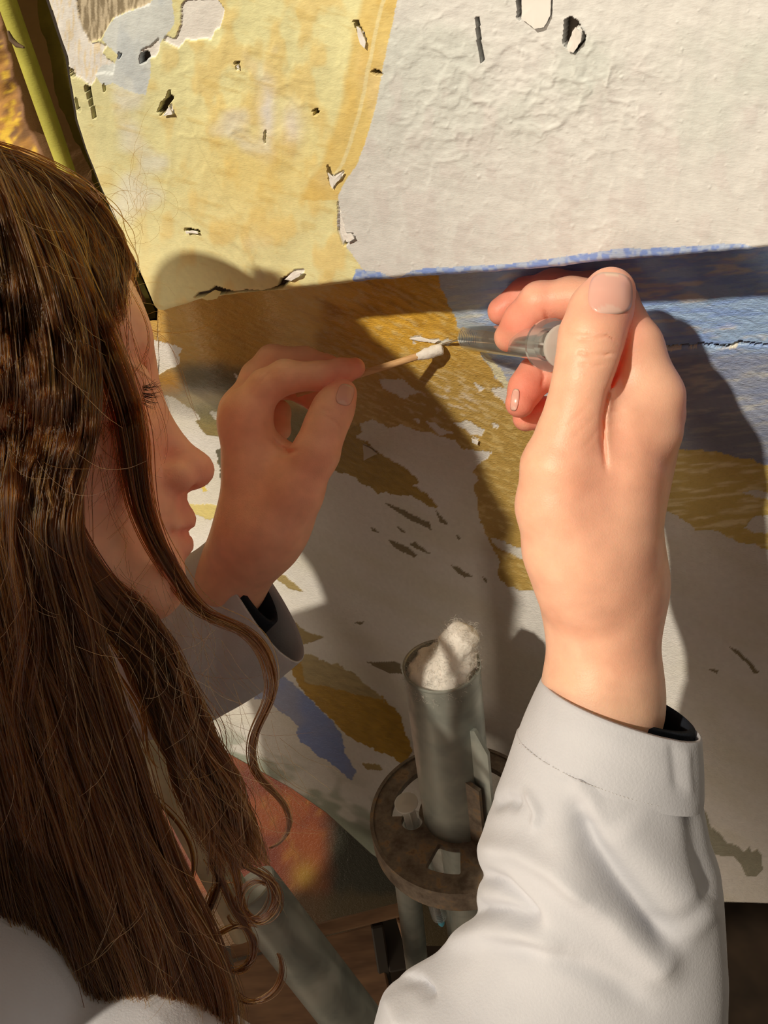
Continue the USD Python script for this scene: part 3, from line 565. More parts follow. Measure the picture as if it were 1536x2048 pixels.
def left_arm(p):
    fo = [(J(512, 1085, .405), 18.5), (J(455, 1165, .426), 19), (J(330, 1275, .446), 23), (J(60, 1345, .466), 29)]
    palm = None
    for a, q, r0, r1 in ((J(512, 1060, .398), J(492, 835, .395), 15, 11.8), (J(508, 1060, .408), J(488, 830, .409), 15, 12), (J(508, 1060, .416), J(490, 838, .423), 14, 11.6), (J(510, 1060, .422), J(498, 862, .435), 13, 11)):
        c = cone(p, a, q, r0*MM, r1*MM); palm = c if palm is None else smin(palm, c, .010)
    palm = smin(palm, cone(p, J(545, 1040, .402), J(560, 925, .404), 15*MM, 11*MM), .014)
    palm = smin(palm, cone(p, J(575, 1015, .402), J(600, 955, .398), 13*MM, 10*MM), .014)
    palm = smin(palm, chain(p, fo, .012), .020)
    th = chain(p, L_TH, .006)
    out = smin(palm, th, .010)
    for f in (L_IN, L_MI, L_RI, L_PI):
        out = np.minimum(out, smin(palm, chain(p, f, .0035), .007))
    out += pcrease(p, [(536, 870), (556, 890), (578, 905), (600, 898)], 1.2, 4.5, .395)
    for pts, am in (([(646, 832), (668, 842), (684, 862)], .5), ([(640, 818), (664, 824)], .35), ([(560, 910), (580, 908), (596, 900)], .5), ([(495, 800), (520, 765), (545, 738)], .5), ([(552, 770), (566, 752), (562, 738)], .3)): out += pcrease(p, pts, am, 3.2, .40)
    return out
def bounds_of(pts, pad):
    q = np.array(pts); return q.min(0)-pad, q.max(0)+pad
rp_ = [j[0] for f in (R_TH, R_IN, R_MI, R_RI, R_PI) for j in f] + [J(1200, 1540, .345), J(1225, 1420, .37), J(1200, 1560, .30)]
lp_ = [j[0] for f in (L_TH, L_IN, L_MI, L_RI, L_PI) for j in f] + [J(420, 1240, .45)]
RV, RF = sdf_mesh(right_arm, *bounds_of(rp_, .026), .00072)
RS = 1.024; RV = CAM + (RV-CAM)*RS                # the near hand, a little deeper and larger
LV, LF = sdf_mesh(left_arm, *bounds_of(lp_, .026), .00085)
LS = 1.06; LV = CAM + (LV-CAM)*LS

# --- head, in its own frame: HF forward (towards the board), HU up, HL her left (away from the camera)
HF = unit(.93*CR + .06*CU + .36*CF); HU = unit(.995*CU - .07*CR); HU = unit(HU - HF*(HU @ HF)); HL = np.cross(HU, HF)
HS = .929                                         # a small woman's head
HO = CAM + (J(297, 705, .376) - .0915*HF - CAM)*HS                 # level with the brow, between the ears
def hd(x, y, z): return HO + HS*MM*(np.asarray(x)[..., None]*HF + np.asarray(y)[..., None]*HL + np.asarray(z)[..., None]*HU)
def hp(x, y, z): return HO + HS*MM*(x*HF + y*HL + z*HU)
def head_sdf(w):
    q = (w-HO); p = np.stack([q @ HF, q @ HL, q @ HU], -1)*1000/HS   # millimetres
    E_ = np.eye(3)
    def C(a, b, ra, rb): return cone(p, a, b, ra, rb)
    def el(c, r): return ell(p, np.array(c, float), E_, r)
    ps = p.copy(); ps[..., 1] = np.abs(ps[..., 1])               # mirrored: both sides at once
    def Cs(a, b, ra, rb): return cone(ps, a, b, ra, rb)
    def es(c, r): return ell(ps, np.array(c, float), E_, r)
    o = el((-6, 0, 0), (97, 74, 88))
    o = smin(o, el((42, 0, -42), (50, 56, 72)), 22)
    o = smin(o, Cs((62, 12, 14), (70, 30, 2), 20, 18), 14)          # brow and forehead
    o = smin(o, Cs((14, 50, -78), (78, 14, -108), 12, 15), 18)      # jaw line
    o = smin(o, C((84, -8, -112), (84, 8, -112), 17, 17), 10)       # chin
    o = smin(o, Cs((58, 34, -44), (40, 52, -34), 22, 16), 16)       # cheek
    o = smin(o, C((78, 0, -78), (78, 0, -94), 24, 22), 12)          # mouth mound
    o = -smin(-o, es((92, 31, -20), (16, 17, 12)) , 9)              # eye sockets
    o = smin(o, es((74, 31, -21), (15.5, 15.5, 13.5)), 3)           # lids over the eyeballs
    o = smin(o, C((84, 0, -20), (106, 0, -56), 7, 8.5), 9)          # nose bridge
    o = smin(o, el((108, 0, -58), (11.5, 11, 9.5)), 6)              # tip
    o = smin(o, es((99, 11, -62), (9.5, 7, 7.5)), 4)                # wings
    o = -smin(-o, Cs((107, 5.5, -70), (101, 6, -60), 2.6, 3), 2)    # nostrils
    o = smin(o, C((97, 0, -68), (100, 0, -76), 5, 6), 5)            # philtrum
    o = smin(o, C((96, -13, -84), (102.5, 0, -82), 4, 6), 3); o = smin(o, C((96, 13, -84), (102.5, 0, -82), 4, 6), 3)     # upper lip
    o = smin(o, C((94, -11, -92), (100.5, 0, -94), 4, 6), 3); o = smin(o, C((94, 11, -92), (100.5, 0, -94), 4, 6), 3)     # lower lip
    mouth = np.minimum(C((90, -22, -88), (107, 0, -88), .4, .4), C((90, 22, -88), (107, 0, -88), .4, .4)); o = o + 1.6*np.exp(-(mouth/1.3)**2)
    o = smin(o, es((0, 70, -28), (14, 4, 26)), 5)                   # ears
    o = -smin(-o, es((2, 79, -26), (8, 4, 17)), 3)
    o = smin(o, C((-24, 6, -70), (-72, 30, -235), 50, 46), 24)       # neck
    return o*MM*HS
SH_R = J(-60, 2090, .345); ELB = J(1110, 2560, .40); SH_L = hp(-60, 190, -270)
def trunk(w):
    """shoulders and upper arms, out of the frame below"""
    nk = hp(-75, 30, -232); low = nk + np.array([-.16, .0, -.42])
    o = cone(w, nk, low, .056, .12)
    o = smin(o, cone(w, SH_L, nk, .048, .06), .04); o = smin(o, cone(w, SH_R, nk, .036, .044), .03)
    o = smin(o, cone(w, SH_R, ELB, .040, .034), .02)                     # right upper arm to the elbow
    o = smin(o, smin(cone(w, ELB, J(1150, 1800, .355), .034, .030), cone(w, J(1150, 1800, .355), J(1200, 1430, .331), .030, .0215), .01), .02)
    o = smin(o, smin(cone(w, SH_L, J(-60, 1370, .50), .044, .030), cone(w, J(-60, 1370, .50), J(420, 1200, .458), .030, .019), .01), .02)
    return o
HV, HFc = sdf_mesh(head_sdf, *bounds_of([hp(-105, -90, -200), hp(125, 90, 120), hp(125, -90, -200), hp(-105, 90, 120), hp(125, 90, -200), hp(-105, -90, 120)], .012), .0021)
TV, TF = sdf_mesh(trunk, *bounds_of([SH_R, SH_L, hp(-60, 0, -225) + np.array([-.12, -.05, -.42]), ELB, J(1200, 1430, .331), J(-60, 1370, .476), J(420, 1200, .432)], .15), .006)
def man(v, f): return manifold3d.Manifold(manifold3d.Mesh(np.asarray(v, np.float32), np.asarray(f, np.uint32)))
parts_ = [(RV, RF), (LV, LF), (HV, HFc), (TV, TF)]
ms = [man(*q) for q in parts_]
if all(m.status() == manifold3d.Error.NoError and m.num_tri() > 0 for m in ms):
    um = ms[0]
    for m in ms[1:]: um = um + m
    q = um.to_mesh(); BV, BF = np.array(q.vert_properties[:, :3], float), np.array(q.tri_verts)
else:
    print('body union skipped', [m.status() for m in ms])
    off = np.cumsum([0] + [len(a) for a, _ in parts_]); BV = np.concatenate([a for a, _ in parts_]); BF = np.concatenate([b+o for (_, b), o in zip(parts_, off)])
M_SKIN = mat('skin', {'a': ('attribute', {'attribute': 'paint'}), 'g': ('geometry', {}),
    'v': ('voronoi_texture', {'scale': 900.0, 'feature': 'distance_to_edge'}), 'n': ('noise_texture', {'scale': 120.0, 'detail': 4.0}), 'n3': ('noise_texture', {'scale': 700.0, 'detail': 2.0}),
    'mr': ('map_range', {'value': .5, 'from_min': .3, 'from_max': .7, 'to_min': .93, 'to_max': 1.06}), 'mix': ('vector_math', {'math_type': 'multiply'}), 'ad': ('math', {'math_type': 'add'}),
    'b': ('bump', {'strength': .25, 'distance': .0003}),
    'p': ('principled_bsdf', {'roughness': .46, 'specular_ior_level': .4, 'subsurface_weight': .35, 'subsurface_radius': (1.0, .35, .2), 'subsurface_scale': .003})},
    [('g.position', 'v.vector'), ('g.position', 'n.vector'), ('g.position', 'n3.vector'), ('n.fac', 'mr.value'), ('a.color', 'mix.vector1'), ('mr.result', 'mix.vector2'), ('mix.vector', 'p.base_color'),
     ('v.distance', 'ad.value1'), ('n3.fac', 'ad.value2'), ('ad.value', 'b.height'), ('b.normal', 'p.normal')])
M_NAIL = mat('nail', {'a': ('attribute', {'attribute': 'paint'}), 'p': ('principled_bsdf', {'roughness': .28, 'specular_ior_level': .5, 'subsurface_weight': .2, 'subsurface_radius': (1., .4, .3), 'subsurface_scale': .002})}, [('a.color', 'p.base_color')])
SKIN = np.array([.90, .50, .36]); RED = np.array([.88, .27, .20])
def skin_color(v, reds):
    c = np.tile(SKIN, (len(v), 1))
    for q, r, k in reds:
        w = np.exp(-((np.linalg.norm(v-q, axis=1)/(r*MM))**2))*k; c += (RED-c)*w[:, None]
    bl = fbm(v*70, 3, 9); c += (np.array([.84, .43, .30])-c)*(smoothstep(.5, .7, bl)*.5)[:, None]
    return c
reds = [(CAM+(f[-1][0]-CAM)*RS, 15, 1.) for f in (R_IN, R_MI, R_RI, R_PI)] + [(CAM+(f[-2][0]-CAM)*RS, 15, .9) for f in (R_IN, R_MI, R_RI, R_PI)] + [(R_TH[-1][0], 15, .5), (J(1350, 800, .300), 11, .5), (J(1240, 660, .29), 12, .5), (J(1230, 915, .295), 16, .3), (J(1100, 620, .31), 16, .6)]
reds += [(CAM+(f[-1][0]-CAM)*LS, 13, .8) for f in (L_IN, L_MI, L_RI, L_TH)] + [(J(480, 830, .385), 16, .35), (J(640, 960, .38), 20, .3)]
person = thing('person', 'woman in a white coat with long wavy brown hair, leaning close with raised hands', 'person', J(100, 1500, .33))
reds += [(hp(114, 0, -60), 16, .55), (hp(70, -40, -50), 26, .35), (hp(103, 0, -88), 13, .8), (hp(100, -12, -64), 9, .5)]
obj('body', (BV, BF), M_SKIN, person, smooth=True, color=skin_color(BV, reds))
def nail_on(fn, scale, px, py, hw, hl, ang, d0, d1, sq=3.0, taper=0.0):
    """a nail plate laid on a fingertip: outline as seen (half width, half length, turn), found on the skin between depths d0 and d1"""
    s, t = np.meshgrid(np.linspace(-1, 1, 17), np.linspace(-1, 1, 17)); r = (np.abs(s)**sq + np.abs(t)**sq)**(1/sq); q = np.maximum(np.abs(s), np.abs(t)); k = np.where(r > 0, q/np.maximum(r, 1e-9), 1); s, t = s*k, t*k
    ca, sa = math.cos(ang), math.sin(ang); x = px + s*hw*(1-taper*t)*ca - t*hl*sa; y = py + s*hw*(1-taper*t)*sa + t*hl*ca       # t = -1: free edge, +1: root
    lo, hi = np.full(x.shape, d0), np.full(x.shape, d1); dd = np.linspace(d0, d1, 60); inside = np.stack([fn(P(x, y, np.full(x.shape, z))) < 0 for z in dd]); first = inside.argmax(0); hi = dd[np.maximum(first, 1)]; lo = dd[np.maximum(first, 1)-1]
    for _ in range(14):
        mid = (lo+hi)/2; m_ = fn(P(x, y, mid)) < 0; hi = np.where(m_, mid, hi); lo = np.where(m_, lo, mid)
    hi = np.minimum(hi, np.median(hi)+.006); v = P(x, y, hi); e = 2e-4
    g = unit(np.stack([fn(v+e*np.eye(3)[i])-fn(v-e*np.eye(3)[i]) for i in range(3)], -1)); g = unit(g + .3*unit(CAM-v))
    lift = .00045 - .00030*(np.maximum(np.abs(s), np.clip(t, 0, 1))**4); top = CAM + (v + g*lift[..., None] - CAM)*scale; low = CAM + (v - g*.0008 - CAM)*scale
    nr, nc = s.shape; f = grid_faces(nr, nc); V = np.concatenate([top.reshape(-1, 3), low.reshape(-1, 3)]); N_ = nr*nc
    rim = np.concatenate([np.arange(nc), np.arange(1, nr)*nc+nc-1, (nr-1)*nc+np.arange(nc-2, -1, -1), np.arange(nr-2, 0, -1)*nc]); r2 = np.roll(rim, -1)
    fs = np.vstack([f, f[:, ::-1]+N_, np.stack([rim, r2, r2+N_, rim+N_], 1)]); fs = np.vstack([fs[:, [0, 1, 2]], fs[:, [0, 2, 3]]]); m = trimesh.Trimesh(V, fs, process=False); m.fix_normals()
    ss, tt = np.tile(s.ravel(), 2), np.tile(t.ravel(), 2); col = np.tile([.86, .43, .36], (len(V), 1)); col[tt < -.86] = [.88, .58, .46]; col[(ss**2/.4 + (tt-1)**2/.16) < 1] = [.88, .53, .45]
    obj('fingernail', m, M_NAIL, person, smooth=True, color=col)
nail_on(right_arm, RS, 1221, 587, 44, 41, .06, .262, .292, taper=-.04)
nail_on(right_arm, RS, 1030, 800, 8, 22, .15, .338, .352)
nail_on(left_arm, LS, 690, 790, 17, 21, .30, .375, .395)

# ---- white coat: right sleeve and cuff, left sleeve, shoulder and upper arm
M_COAT = mat('white_cotton', {'g': ('geometry', {}), 
    'n1': ('noise_texture', {'scale': 900.0, 'detail': 2.0}), 'ad': ('math', {'math_type': 'add'}), 'n2': ('noise_texture', {'scale': 40.0, 'detail': 4.0}),
    'rr': ('rgb_ramp', {'ramp': [(.3, (.52, .54, .61)), (.7, (.57, .59, .66))]}), 'b': ('bump', {'strength': .18, 'distance': .0004}),
    'p': ('principled_bsdf', {'roughness': .85, 'specular_ior_level': .2, 'sheen_weight': .15})},
    [('g.position', 'n1.vector'), ('g.position', 'n2.vector'), ('n2.fac', 'rr.fac'), ('rr.color', 'p.base_color'), ('n1.fac', 'ad.value1'), ('n1.fac', 'ad.value2'), ('ad.value', 'b.height'), ('b.normal', 'p.normal')])
M_NAVY = mat('navy_knit', {'g': ('geometry', {}), 'n': ('noise_texture', {'scale': 900.0}), 'b': ('bump', {'strength': .5, 'distance': .0008}), 'p': ('principled_bsdf', {'base_color': (.012, .016, .026), 'roughness': .9, 'specular_ior_level': .2})}, [('g.position', 'n.vector'), ('n.fac', 'b.height'), ('b.normal', 'p.normal')])
def loft(rows, nt=90, nth=96, fold=None, thick=.0012, rim=.03, deep=1.0):
    """a sleeve: rows of (left edge, right edge) seen points with depth, and a depth-to-width ratio; open at the first row"""
    A = np.array([P(r[0][0], r[0][1], r[0][2]*deep) for r in rows]); B = np.array([P(r[1][0], r[1][1], r[1][2]*deep) for r in rows]); K = np.array([r[2] for r in rows])
    t0 = np.linspace(0, 1, len(rows)); t = np.linspace(0, 1, nt); f = lambda Q: PchipInterpolator(t0, Q)(t)
    A, B, K = f(A), f(B), f(K); C = (A+B)/2; a = (B-A)/2; T = unit(np.gradient(C, axis=0)); b = unit(np.cross(a, T)); b *= (np.linalg.norm(a, axis=1)*K)[:, None]
    BK = f(np.array([r[3] if len(r) > 3 else 1. for r in rows])); th = np.linspace(0, 2*np.pi, nth, endpoint=False); sq = lambda s: np.sign(s)*np.abs(s)**.92
    v = C[:, None] + a[:, None]*sq(np.cos(th))[None, :, None] + b[:, None]*(sq(np.sin(th))[None]*np.where(np.sin(th)[None] > 0, BK[:, None], 1.))[..., None]
    if fold is not None:
        nrm = unit(v - C[:, None]); x, y, z = proj(v); face = np.einsum('ijk,ijk->ij', nrm, unit(CAM-v))
        v = v + nrm*(fold(x, y)*smoothstep(-.25, .25, face))[..., None]*MM + nrm*((fbm(v*26, 3, 77)-.5)*.004*np.clip(np.linspace(-.1, 1.2, nt), 0, 1)[:, None])[..., None]
    rows_ = [v[i] for i in range(nt)]
    inner = []
    nrm0 = unit(rows_[0]-C[0]); 
    for k in range(1, 7): inner.append(rows_[0] - nrm0*thick*min(1, k/1.5) + (C[min(nt-1, 3)]-C[0])/max(np.linalg.norm(C[min(nt-1, 3)]-C[0]), 1e-9)*rim*((k-1)/5.)**1.5 + T[0]*(-.0006 if k == 1 else 0))
    V = np.concatenate(inner[::-1] + rows_); n = len(V)//nth; i = np.arange(n-1)[:, None]*nth; j = np.arange(nth)[None]; k = (j+1) % nth
    Fq = np.stack([i+j, i+k, i+nth+k, i+nth+j], -1).reshape(-1, 4); m = trimesh.Trimesh(V, np.vstack([Fq[:, [0, 1, 2]], Fq[:, [0, 2, 3]]]), process=False)
    mid = v.reshape(nt, nth, 3); q = m.face_normals[-nth*2:]; c = m.triangles_center[-nth*2:] - C[-1]
    if np.einsum('ij,ij->i', q, c).mean() < 0: m.invert()
    return m, v, C
def folds(lst):
    def f(x, y):
        h = np.zeros(np.shape(x))
        for pts, w, a in lst:
            pts = np.array(pts, float); d = np.full(np.shape(x), 1e9); tt = np.zeros(np.shape(x)); L = len(pts)-1
            for s in range(L):
                p0, p1 = pts[s], pts[s+1]; ba = p1-p0; t = np.clip(((x-p0[0])*ba[0] + (y-p0[1])*ba[1])/(ba @ ba), 0, 1)
                e = np.hypot(x-p0[0]-t*ba[0], y-p0[1]-t*ba[1]); tt = np.where(e < d, (s+t)/L, tt); d = np.minimum(d, e)
            h += a*np.exp(-(d/w)**2)*1.3*smoothstep(0, .25, tt+.12)*smoothstep(1, .7, tt-.12)
        return h
    return f
R_FOLD = folds([([(1158, 1622), (1185, 1690), (1240, 1765), (1300, 1835), (1350, 1885)], 24, -4.5), ([(1235, 1640), (1310, 1730), (1385, 1815)], 50, 3.0), ([(1115, 1690), (1180, 1780), (1255, 1865), (1330, 1945)], 36, 3.5),
    ([(985, 1610), (1012, 1600), (1040, 1608)], 14, -2.5), ([(1055, 1585), (1076, 1625), (1068, 1655)], 9, 1.6), ([(955, 1745), (1000, 1765), (1045, 1810), (1075, 1845)], 15, -4), ([(965, 1695), (1040, 1702), (1110, 1740), (1180, 1800)], 26, 3.2),
    ([(920, 1838), (960, 1815), (1010, 1820), (1060, 1845)], 13, -3.5), ([(895, 1880), (980, 1858), (1060, 1875), (1130, 1905)], 24, 3.0), ([(1010, 1890), (1100, 1905), (1200, 1955), (1290, 2010)], 22, -2), ([(860, 1992), (836, 1965), (800, 1958)], 11, -4.5),
    ([(780, 1990), (800, 2030), (810, 2060)], 20, 2.5), ([(1390, 1600), (1400, 1700), (1420, 1800)], 26, -2), ([(1300, 1960), (1370, 1870), (1430, 1800)], 26, 1.5), ([(1150, 1560), (1180, 1600), (1190, 1650)], 22, 1.2)])
# sleeve cloth below the seam
m, v, C = loft([((1036, 1476, .3375), (1389, 1578, .339), .90, 1.), ((1012, 1550, .338), (1396, 1612, .340), .90, .95), ((982, 1630, .339), (1404, 1655, .341), .90, .85), ((962, 1705, .340), (1424, 1722, .342), .88, .7), ((956, 1790, .341), (1430, 1800, .343), .86, .55),
    ((930, 1852, .342), (1432, 1860, .344), .84, .4), ((872, 1917, .343), (1430, 1930, .346), .82, .35), ((792, 1966, .344), (1426, 2000, .348), .80, .3), ((750, 2040, .346), (1418, 2070, .351), .78, .3), ((735, 2130, .349), (1410, 2160, .355), .78, .3), ((720, 2330, .357), (1420, 2330, .364), .78, .4), ((740, 2560, .366), (1410, 2520, .375), .8, .5)], nt=170, nth=190, fold=R_FOLD, rim=.004, deep=RS*.957)
sleeve = obj('sleeve', m, M_COAT, person, smooth=True, label='white coat sleeve of the right arm')
cm, cv, cC = loft([((1086, 1368, .3345), (1390, 1459, .3365), .92), ((1064, 1415, .3355), (1392, 1510, .3375), .92), ((1043, 1462, .337), (1392, 1562, .3385), .92), ((1034, 1482, .3375), (1391, 1582, .339), .92)], nt=30, nth=150, fold=folds([([(1100, 1440), (1200, 1470), (1330, 1520)], 30, .5), ([(1345, 1490), (1356, 1580)], 10, -.7), ([(1374, 1500), (1380, 1590)], 8, .5)]), thick=.0016, rim=.026, deep=RS*.957)
obj('cuff', cm, M_COAT, person, smooth=True, label='white cuff of the right sleeve')
sw, _, _ = loft([((1106, 1372, .3345), (1385, 1450, .3365), .62, 1.42), ((1096, 1400, .3355), (1384, 1482, .3375), .62, 1.42), ((1082, 1436, .3365), (1382, 1520, .338), .62, 1.42)], nt=14, nth=90, thick=.003, rim=.02, deep=RS*.957)
obj('sweater_cuff', sw, M_NAVY, person, smooth=True, label='dark navy sweater edge inside the right cuff')
st = []
for k in range(46):
    f_ = k/46.; px_, py_ = 1040+f_*330, 1487+f_*94 + 5*math.sin(f_*3.1)
    near = np.argmin((lambda q: (q[0]-px_)**2 + (q[1]-py_)**2 + ((q[2] > .327)*1e5))(proj(v.reshape(-1, 3)))); c0 = v.reshape(-1, 3)[near]
    dirn = unit(P(px_+30, py_+9, .33)-P(px_, py_, .33)); st.append(tube([c0-dirn*.0007, c0+(CAM-c0)*.001, c0+dirn*.0007], .00016, 6))
obj('stitching', trimesh.util.concatenate(st), mat('thread', {'p': ('principled_bsdf', {'base_color': (.50, .50, .52), 'roughness': .8})}), person, kind='stuff')
L_FOLD = folds([([(520, 1255), (560, 1300), (592, 1336)], 3, -.5), ([(430, 1180), (440, 1300), (420, 1420)], 22, -1.5), ([(380, 1200), (370, 1330), (340, 1440)], 18, 1.5)])
lm, lv, lC = loft([((434, 1062, .412), (603, 1322, .418), .34), ((410, 1085, .418), (575, 1345, .424), .42), ((370, 1112, .425), (530, 1378, .432), .5), ((300, 1140, .435), (462, 1420, .441), .6), ((200, 1165, .445), (372, 1462, .45), .62), ((60, 1190, .46), (200, 1490, .463), .65), ((-120, 1230, .48), (-60, 1540, .48), .7)], nt=90, nth=120, fold=L_FOLD, thick=.0014, rim=.030, deep=LS)
obj('sleeve', lm, M_COAT, person, smooth=True, label='white cuff and sleeve of the left arm')
sw2, _, _ = loft([((440, 1072, .413), (552, 1246, .416), .42), ((420, 1092, .417), (532, 1266, .42), .45), ((390, 1120, .424), (508, 1290, .427), .5)], nt=12, nth=80, thick=.003, rim=.02, deep=LS)
obj('sweater_cuff', sw2, M_NAVY, person, smooth=True, label='dark navy sweater edge inside the left cuff')
def coat_sdf(w):
    mid = J(285, 2217, .335); o = ell(w, J(-62, 2018, .345), np.eye(3), (.054, .054, .054))
    o = smin(o, cone(w, J(20, 2340, .345), mid, .046, .044), .006); o = smin(o, cone(w, mid, J(1000, 2560, .39), .046, .046), .012)
    o = smin(o, cone(w, J(-60, 2090, .345), hp(-80, -40, -240), .050, .050), .03)
    return o + .010*(fbm(w*22, 3, 31)-.5)
KV, KF = sdf_mesh(coat_sdf, *bounds_of([J(-62, 2042, .345), ELB, hp(-75, -60, -235), J(285, 2217, .335)], .09), .0035)
obj('coat_shoulder', (KV, KF), M_COAT, person, smooth=True, label='white coat shoulder and upper sleeve')

# ---- cotton swab in the left hand
s1 = J(886, 697, float(ray_board(886, 697))-.0034); s0 = J(592, 788, .402*LS); sd = unit(s1-s0)
swab = thing('cotton_swab', 'wooden cotton swab held in the left fingers, its white tip against the ochre paint', 'cotton swab', s0)
sc_ = s0 + sd*np.linalg.norm(s1-s0)*.845
obj('stick', lathe([(0, 0), (0, .0017), (.0005, .0019), (np.linalg.norm(sc_-s0)+.006, .0019), (np.linalg.norm(sc_-s0)+.006, 0)], s0, s1, 20), mat('stick_wood', {'g': ('geometry', {}), 'mp': ('mapping', {'scale': (120., 900., 900.)}), 'n': ('noise_texture', {'scale': 1.0, 'detail': 3.0}), 'r': ('rgb_ramp', {'ramp': [(.3, (.52, .30, .13)), (.7, (.72, .47, .24))]}), 'p': ('principled_bsdf', {'roughness': .6})}, [('g.position', 'mp.vector'), ('mp.vector', 'n.vector'), ('n.fac', 'r.fac'), ('r.color', 'p.base_color')]), swab)
L0 = np.linalg.norm(sc_-s0); L1 = np.linalg.norm(s1-s0)+.0006; prof = [(L0-.002, .0018), (L0, .0023)] + [(L0 + (L1-L0)*q, .0031*(1-.0*q)*min(1, .72+q*1.2)*(1 if q < .85 else math.sqrt(max(0, 1-((q-.85)/.15)**2)*.6+.4*(q < .99)))) for q in np.linspace(.06, 1, 16)] + [(L1, 0)]
ct = lathe([(L0-.0025, 0)]+prof, s0, s1, 28); cv_ = np.array(ct.vertices); cv_ += np.asarray(unit(ct.vertex_normals))*((fbm(cv_*500, 3, 3)-.5)*.0012)[:, None]; ct = tm(cv_, ct.faces)
M_COTTON = mat('cotton', {'g': ('geometry', {}), 'n': ('noise_texture', {'scale': 700.0, 'detail': 4.0}), 'b': ('bump', {'strength': .5, 'distance': .0006}), 'p': ('principled_bsdf', {'base_color': (.86, .84, .80), 'roughness': .95, 'specular_ior_level': .1, 'subsurface_weight': .3, 'subsurface_radius': (1., .9, .8), 'subsurface_scale': .002})}, [('g.position', 'n.vector'), ('n.fac', 'b.height'), ('b.normal', 'p.normal')])
obj('cotton_tip', ct, M_COTTON, swab, smooth=True)

# ---- syringe in the right hand
M_CLEAR = mat('clear_plastic', {'p': ('principled_bsdf', {'base_color': (.92, .96, .97), 'roughness': .06, 'transmission_weight': 1.0, 'ior': 1.25, 'thin_wall': 1}), 'f': ('layer_weight', {'blend': .35}), 't': ('transparent_bsdf', {'color': (.90, .93, .93)}), 'gl': ('glossy_bsdf', {'color': (.9, .93, .95), 'roughness': .12}), 'df': ('diffuse_bsdf', {'color': (.80, .84, .85)}), 'm0': ('mix_closure', {'fac': .13}), 'mx': ('mix_closure', {})}, [('t.BSDF', 'm0.closure1'), ('df.BSDF', 'm0.closure2'), ('f.facing', 'mx.fac'), ('m0.closure', 'mx.closure1'), ('gl.BSDF', 'mx.closure2')], surface='mx.closure')
M_MILKY = mat('milky_plastic', {'p': ('principled_bsdf', {'base_color': (.80, .80, .77), 'roughness': .35, 'transmission_weight': .35, 'subsurface_weight': .3, 'subsurface_scale': .004, 'subsurface_radius': (1., 1., 1.)})})
M_RUBBER = mat('black_rubber', {'p': ('principled_bsdf', {'base_color': (.015, .015, .017), 'roughness': .35})})
M_TEAL = mat('teal_plastic', {'p': ('principled_bsdf', {'base_color': tuple(paint(80, 150, 165)), 'roughness': .35, 'subsurface_weight': .2, 'subsurface_scale': .002, 'subsurface_radius': (.5, 1., 1.)})})
M_STEEL = mat('needle_steel', {'p': ('principled_bsdf', {'base_color': (.6, .58, .55), 'metallic': 1.0, 'roughness': .25})})
M_INK = mat('scale_ink', {'p': ('principled_bsdf', {'base_color': (.03, .035, .06), 'roughness': .5})})
def ring_arc(a, d, x, y, t, r, half, w):
    th = np.linspace(-half, half, 14); pts = a + d*t + r*(np.cos(th)[:, None]*x + np.sin(th)[:, None]*y); return tube(pts, w, 5)
def syringe(name, label, needle_tip, barrel0, barrel1, r, group=None, tip_len=.006, push=.02, stop=.30, cap=False):
    """needle tip -> barrel front -> barrel end"""
    d = unit(barrel1-barrel0); L = np.linalg.norm(barrel1-barrel0); s = thing(name, label, 'syringe', barrel0); x, y, _ = frame_of(d); 
    tc = unit(CAM-barrel0); x = unit(tc-d*(tc @ d)); y = np.cross(d, x)
    obj('barrel', lathe([(-.001, 0.0021), (0, .0022), (0.0002, r*.55), (.0016, r*.97), (.003, r), (L-.002, r), (L-.0018, r*1.6), (L, r*1.6), (L, r*.86), (.0032, r*.86), (.002, r*.8), (.0012, .0018)], barrel0, barrel1, 40), M_CLEAR, s, smooth=35)
    st_ = stop*L
    obj('stopper', lathe([(st_, 0), (st_-.0005, r*.5), (st_+.0005, r*.84), (st_+.0018, r*.855), (st_+.0024, r*.78), (st_+.0042, r*.78), (st_+.0048, r*.855), (st_+.0064, r*.85), (st_+.0064, 0)], barrel0, barrel1, 36), M_RUBBER, s, smooth=35)
    e = L+push; pl = trimesh.util.concatenate([box_at(barrel0+d*((st_+.0066+e)/2), x, y, d, r*1.45, .0012, e-st_-.0066), box_at(barrel0+d*((st_+.0066+e)/2), x, y, d, .0012, r*1.45, e-st_-.0066), lathe([(e, 0), (e, r*1.15), (e+.0004, r*1.3), (e+.0015, r*1.3), (e+.002, r*1.15), (e+.002, 0)], barrel0, barrel1, 32)])
    obj('plunger', pl, M_MILKY, s, smooth=35)
    nd = unit(needle_tip-barrel0); NL = np.linalg.norm(needle_tip-barrel0)
    obj('needle_hub', lathe([(-.0015, 0), (-.0015, .0030), (tip_len*.3, .0031), (tip_len*.75, .0027), (tip_len, .0016), (tip_len, 0)], barrel0, needle_tip, 24), M_TEAL, s, smooth=35, label='teal needle hub')
    if not cap: obj('needle', lathe([(tip_len-.001, 0), (tip_len-.001, .0006), (NL-.001, .0006), (NL, .0001)], barrel0, needle_tip, 12), M_STEEL, s, smooth=35)
    marks = [ring_arc(barrel0, d, x, y, .005+k*.0024, r+.00002, (.62 if k % 5 == 0 else .40), .00008) for k in range(max(4, int((stop*L-.005)/.0024)))]
    obj('scale_marks', trimesh.util.concatenate(marks), M_INK, s, smooth=False)
    return s
syringe('syringe', 'clear syringe with teal needle hub held in the right hand, needle at the paint', J(884, 689, float(ray_board(884, 689))-.0006), J(936, 674, float(ray_board(936, 674))-.011), J(1102, 690, .305*RS), .0066, tip_len=.0068, push=.010, stop=.34)

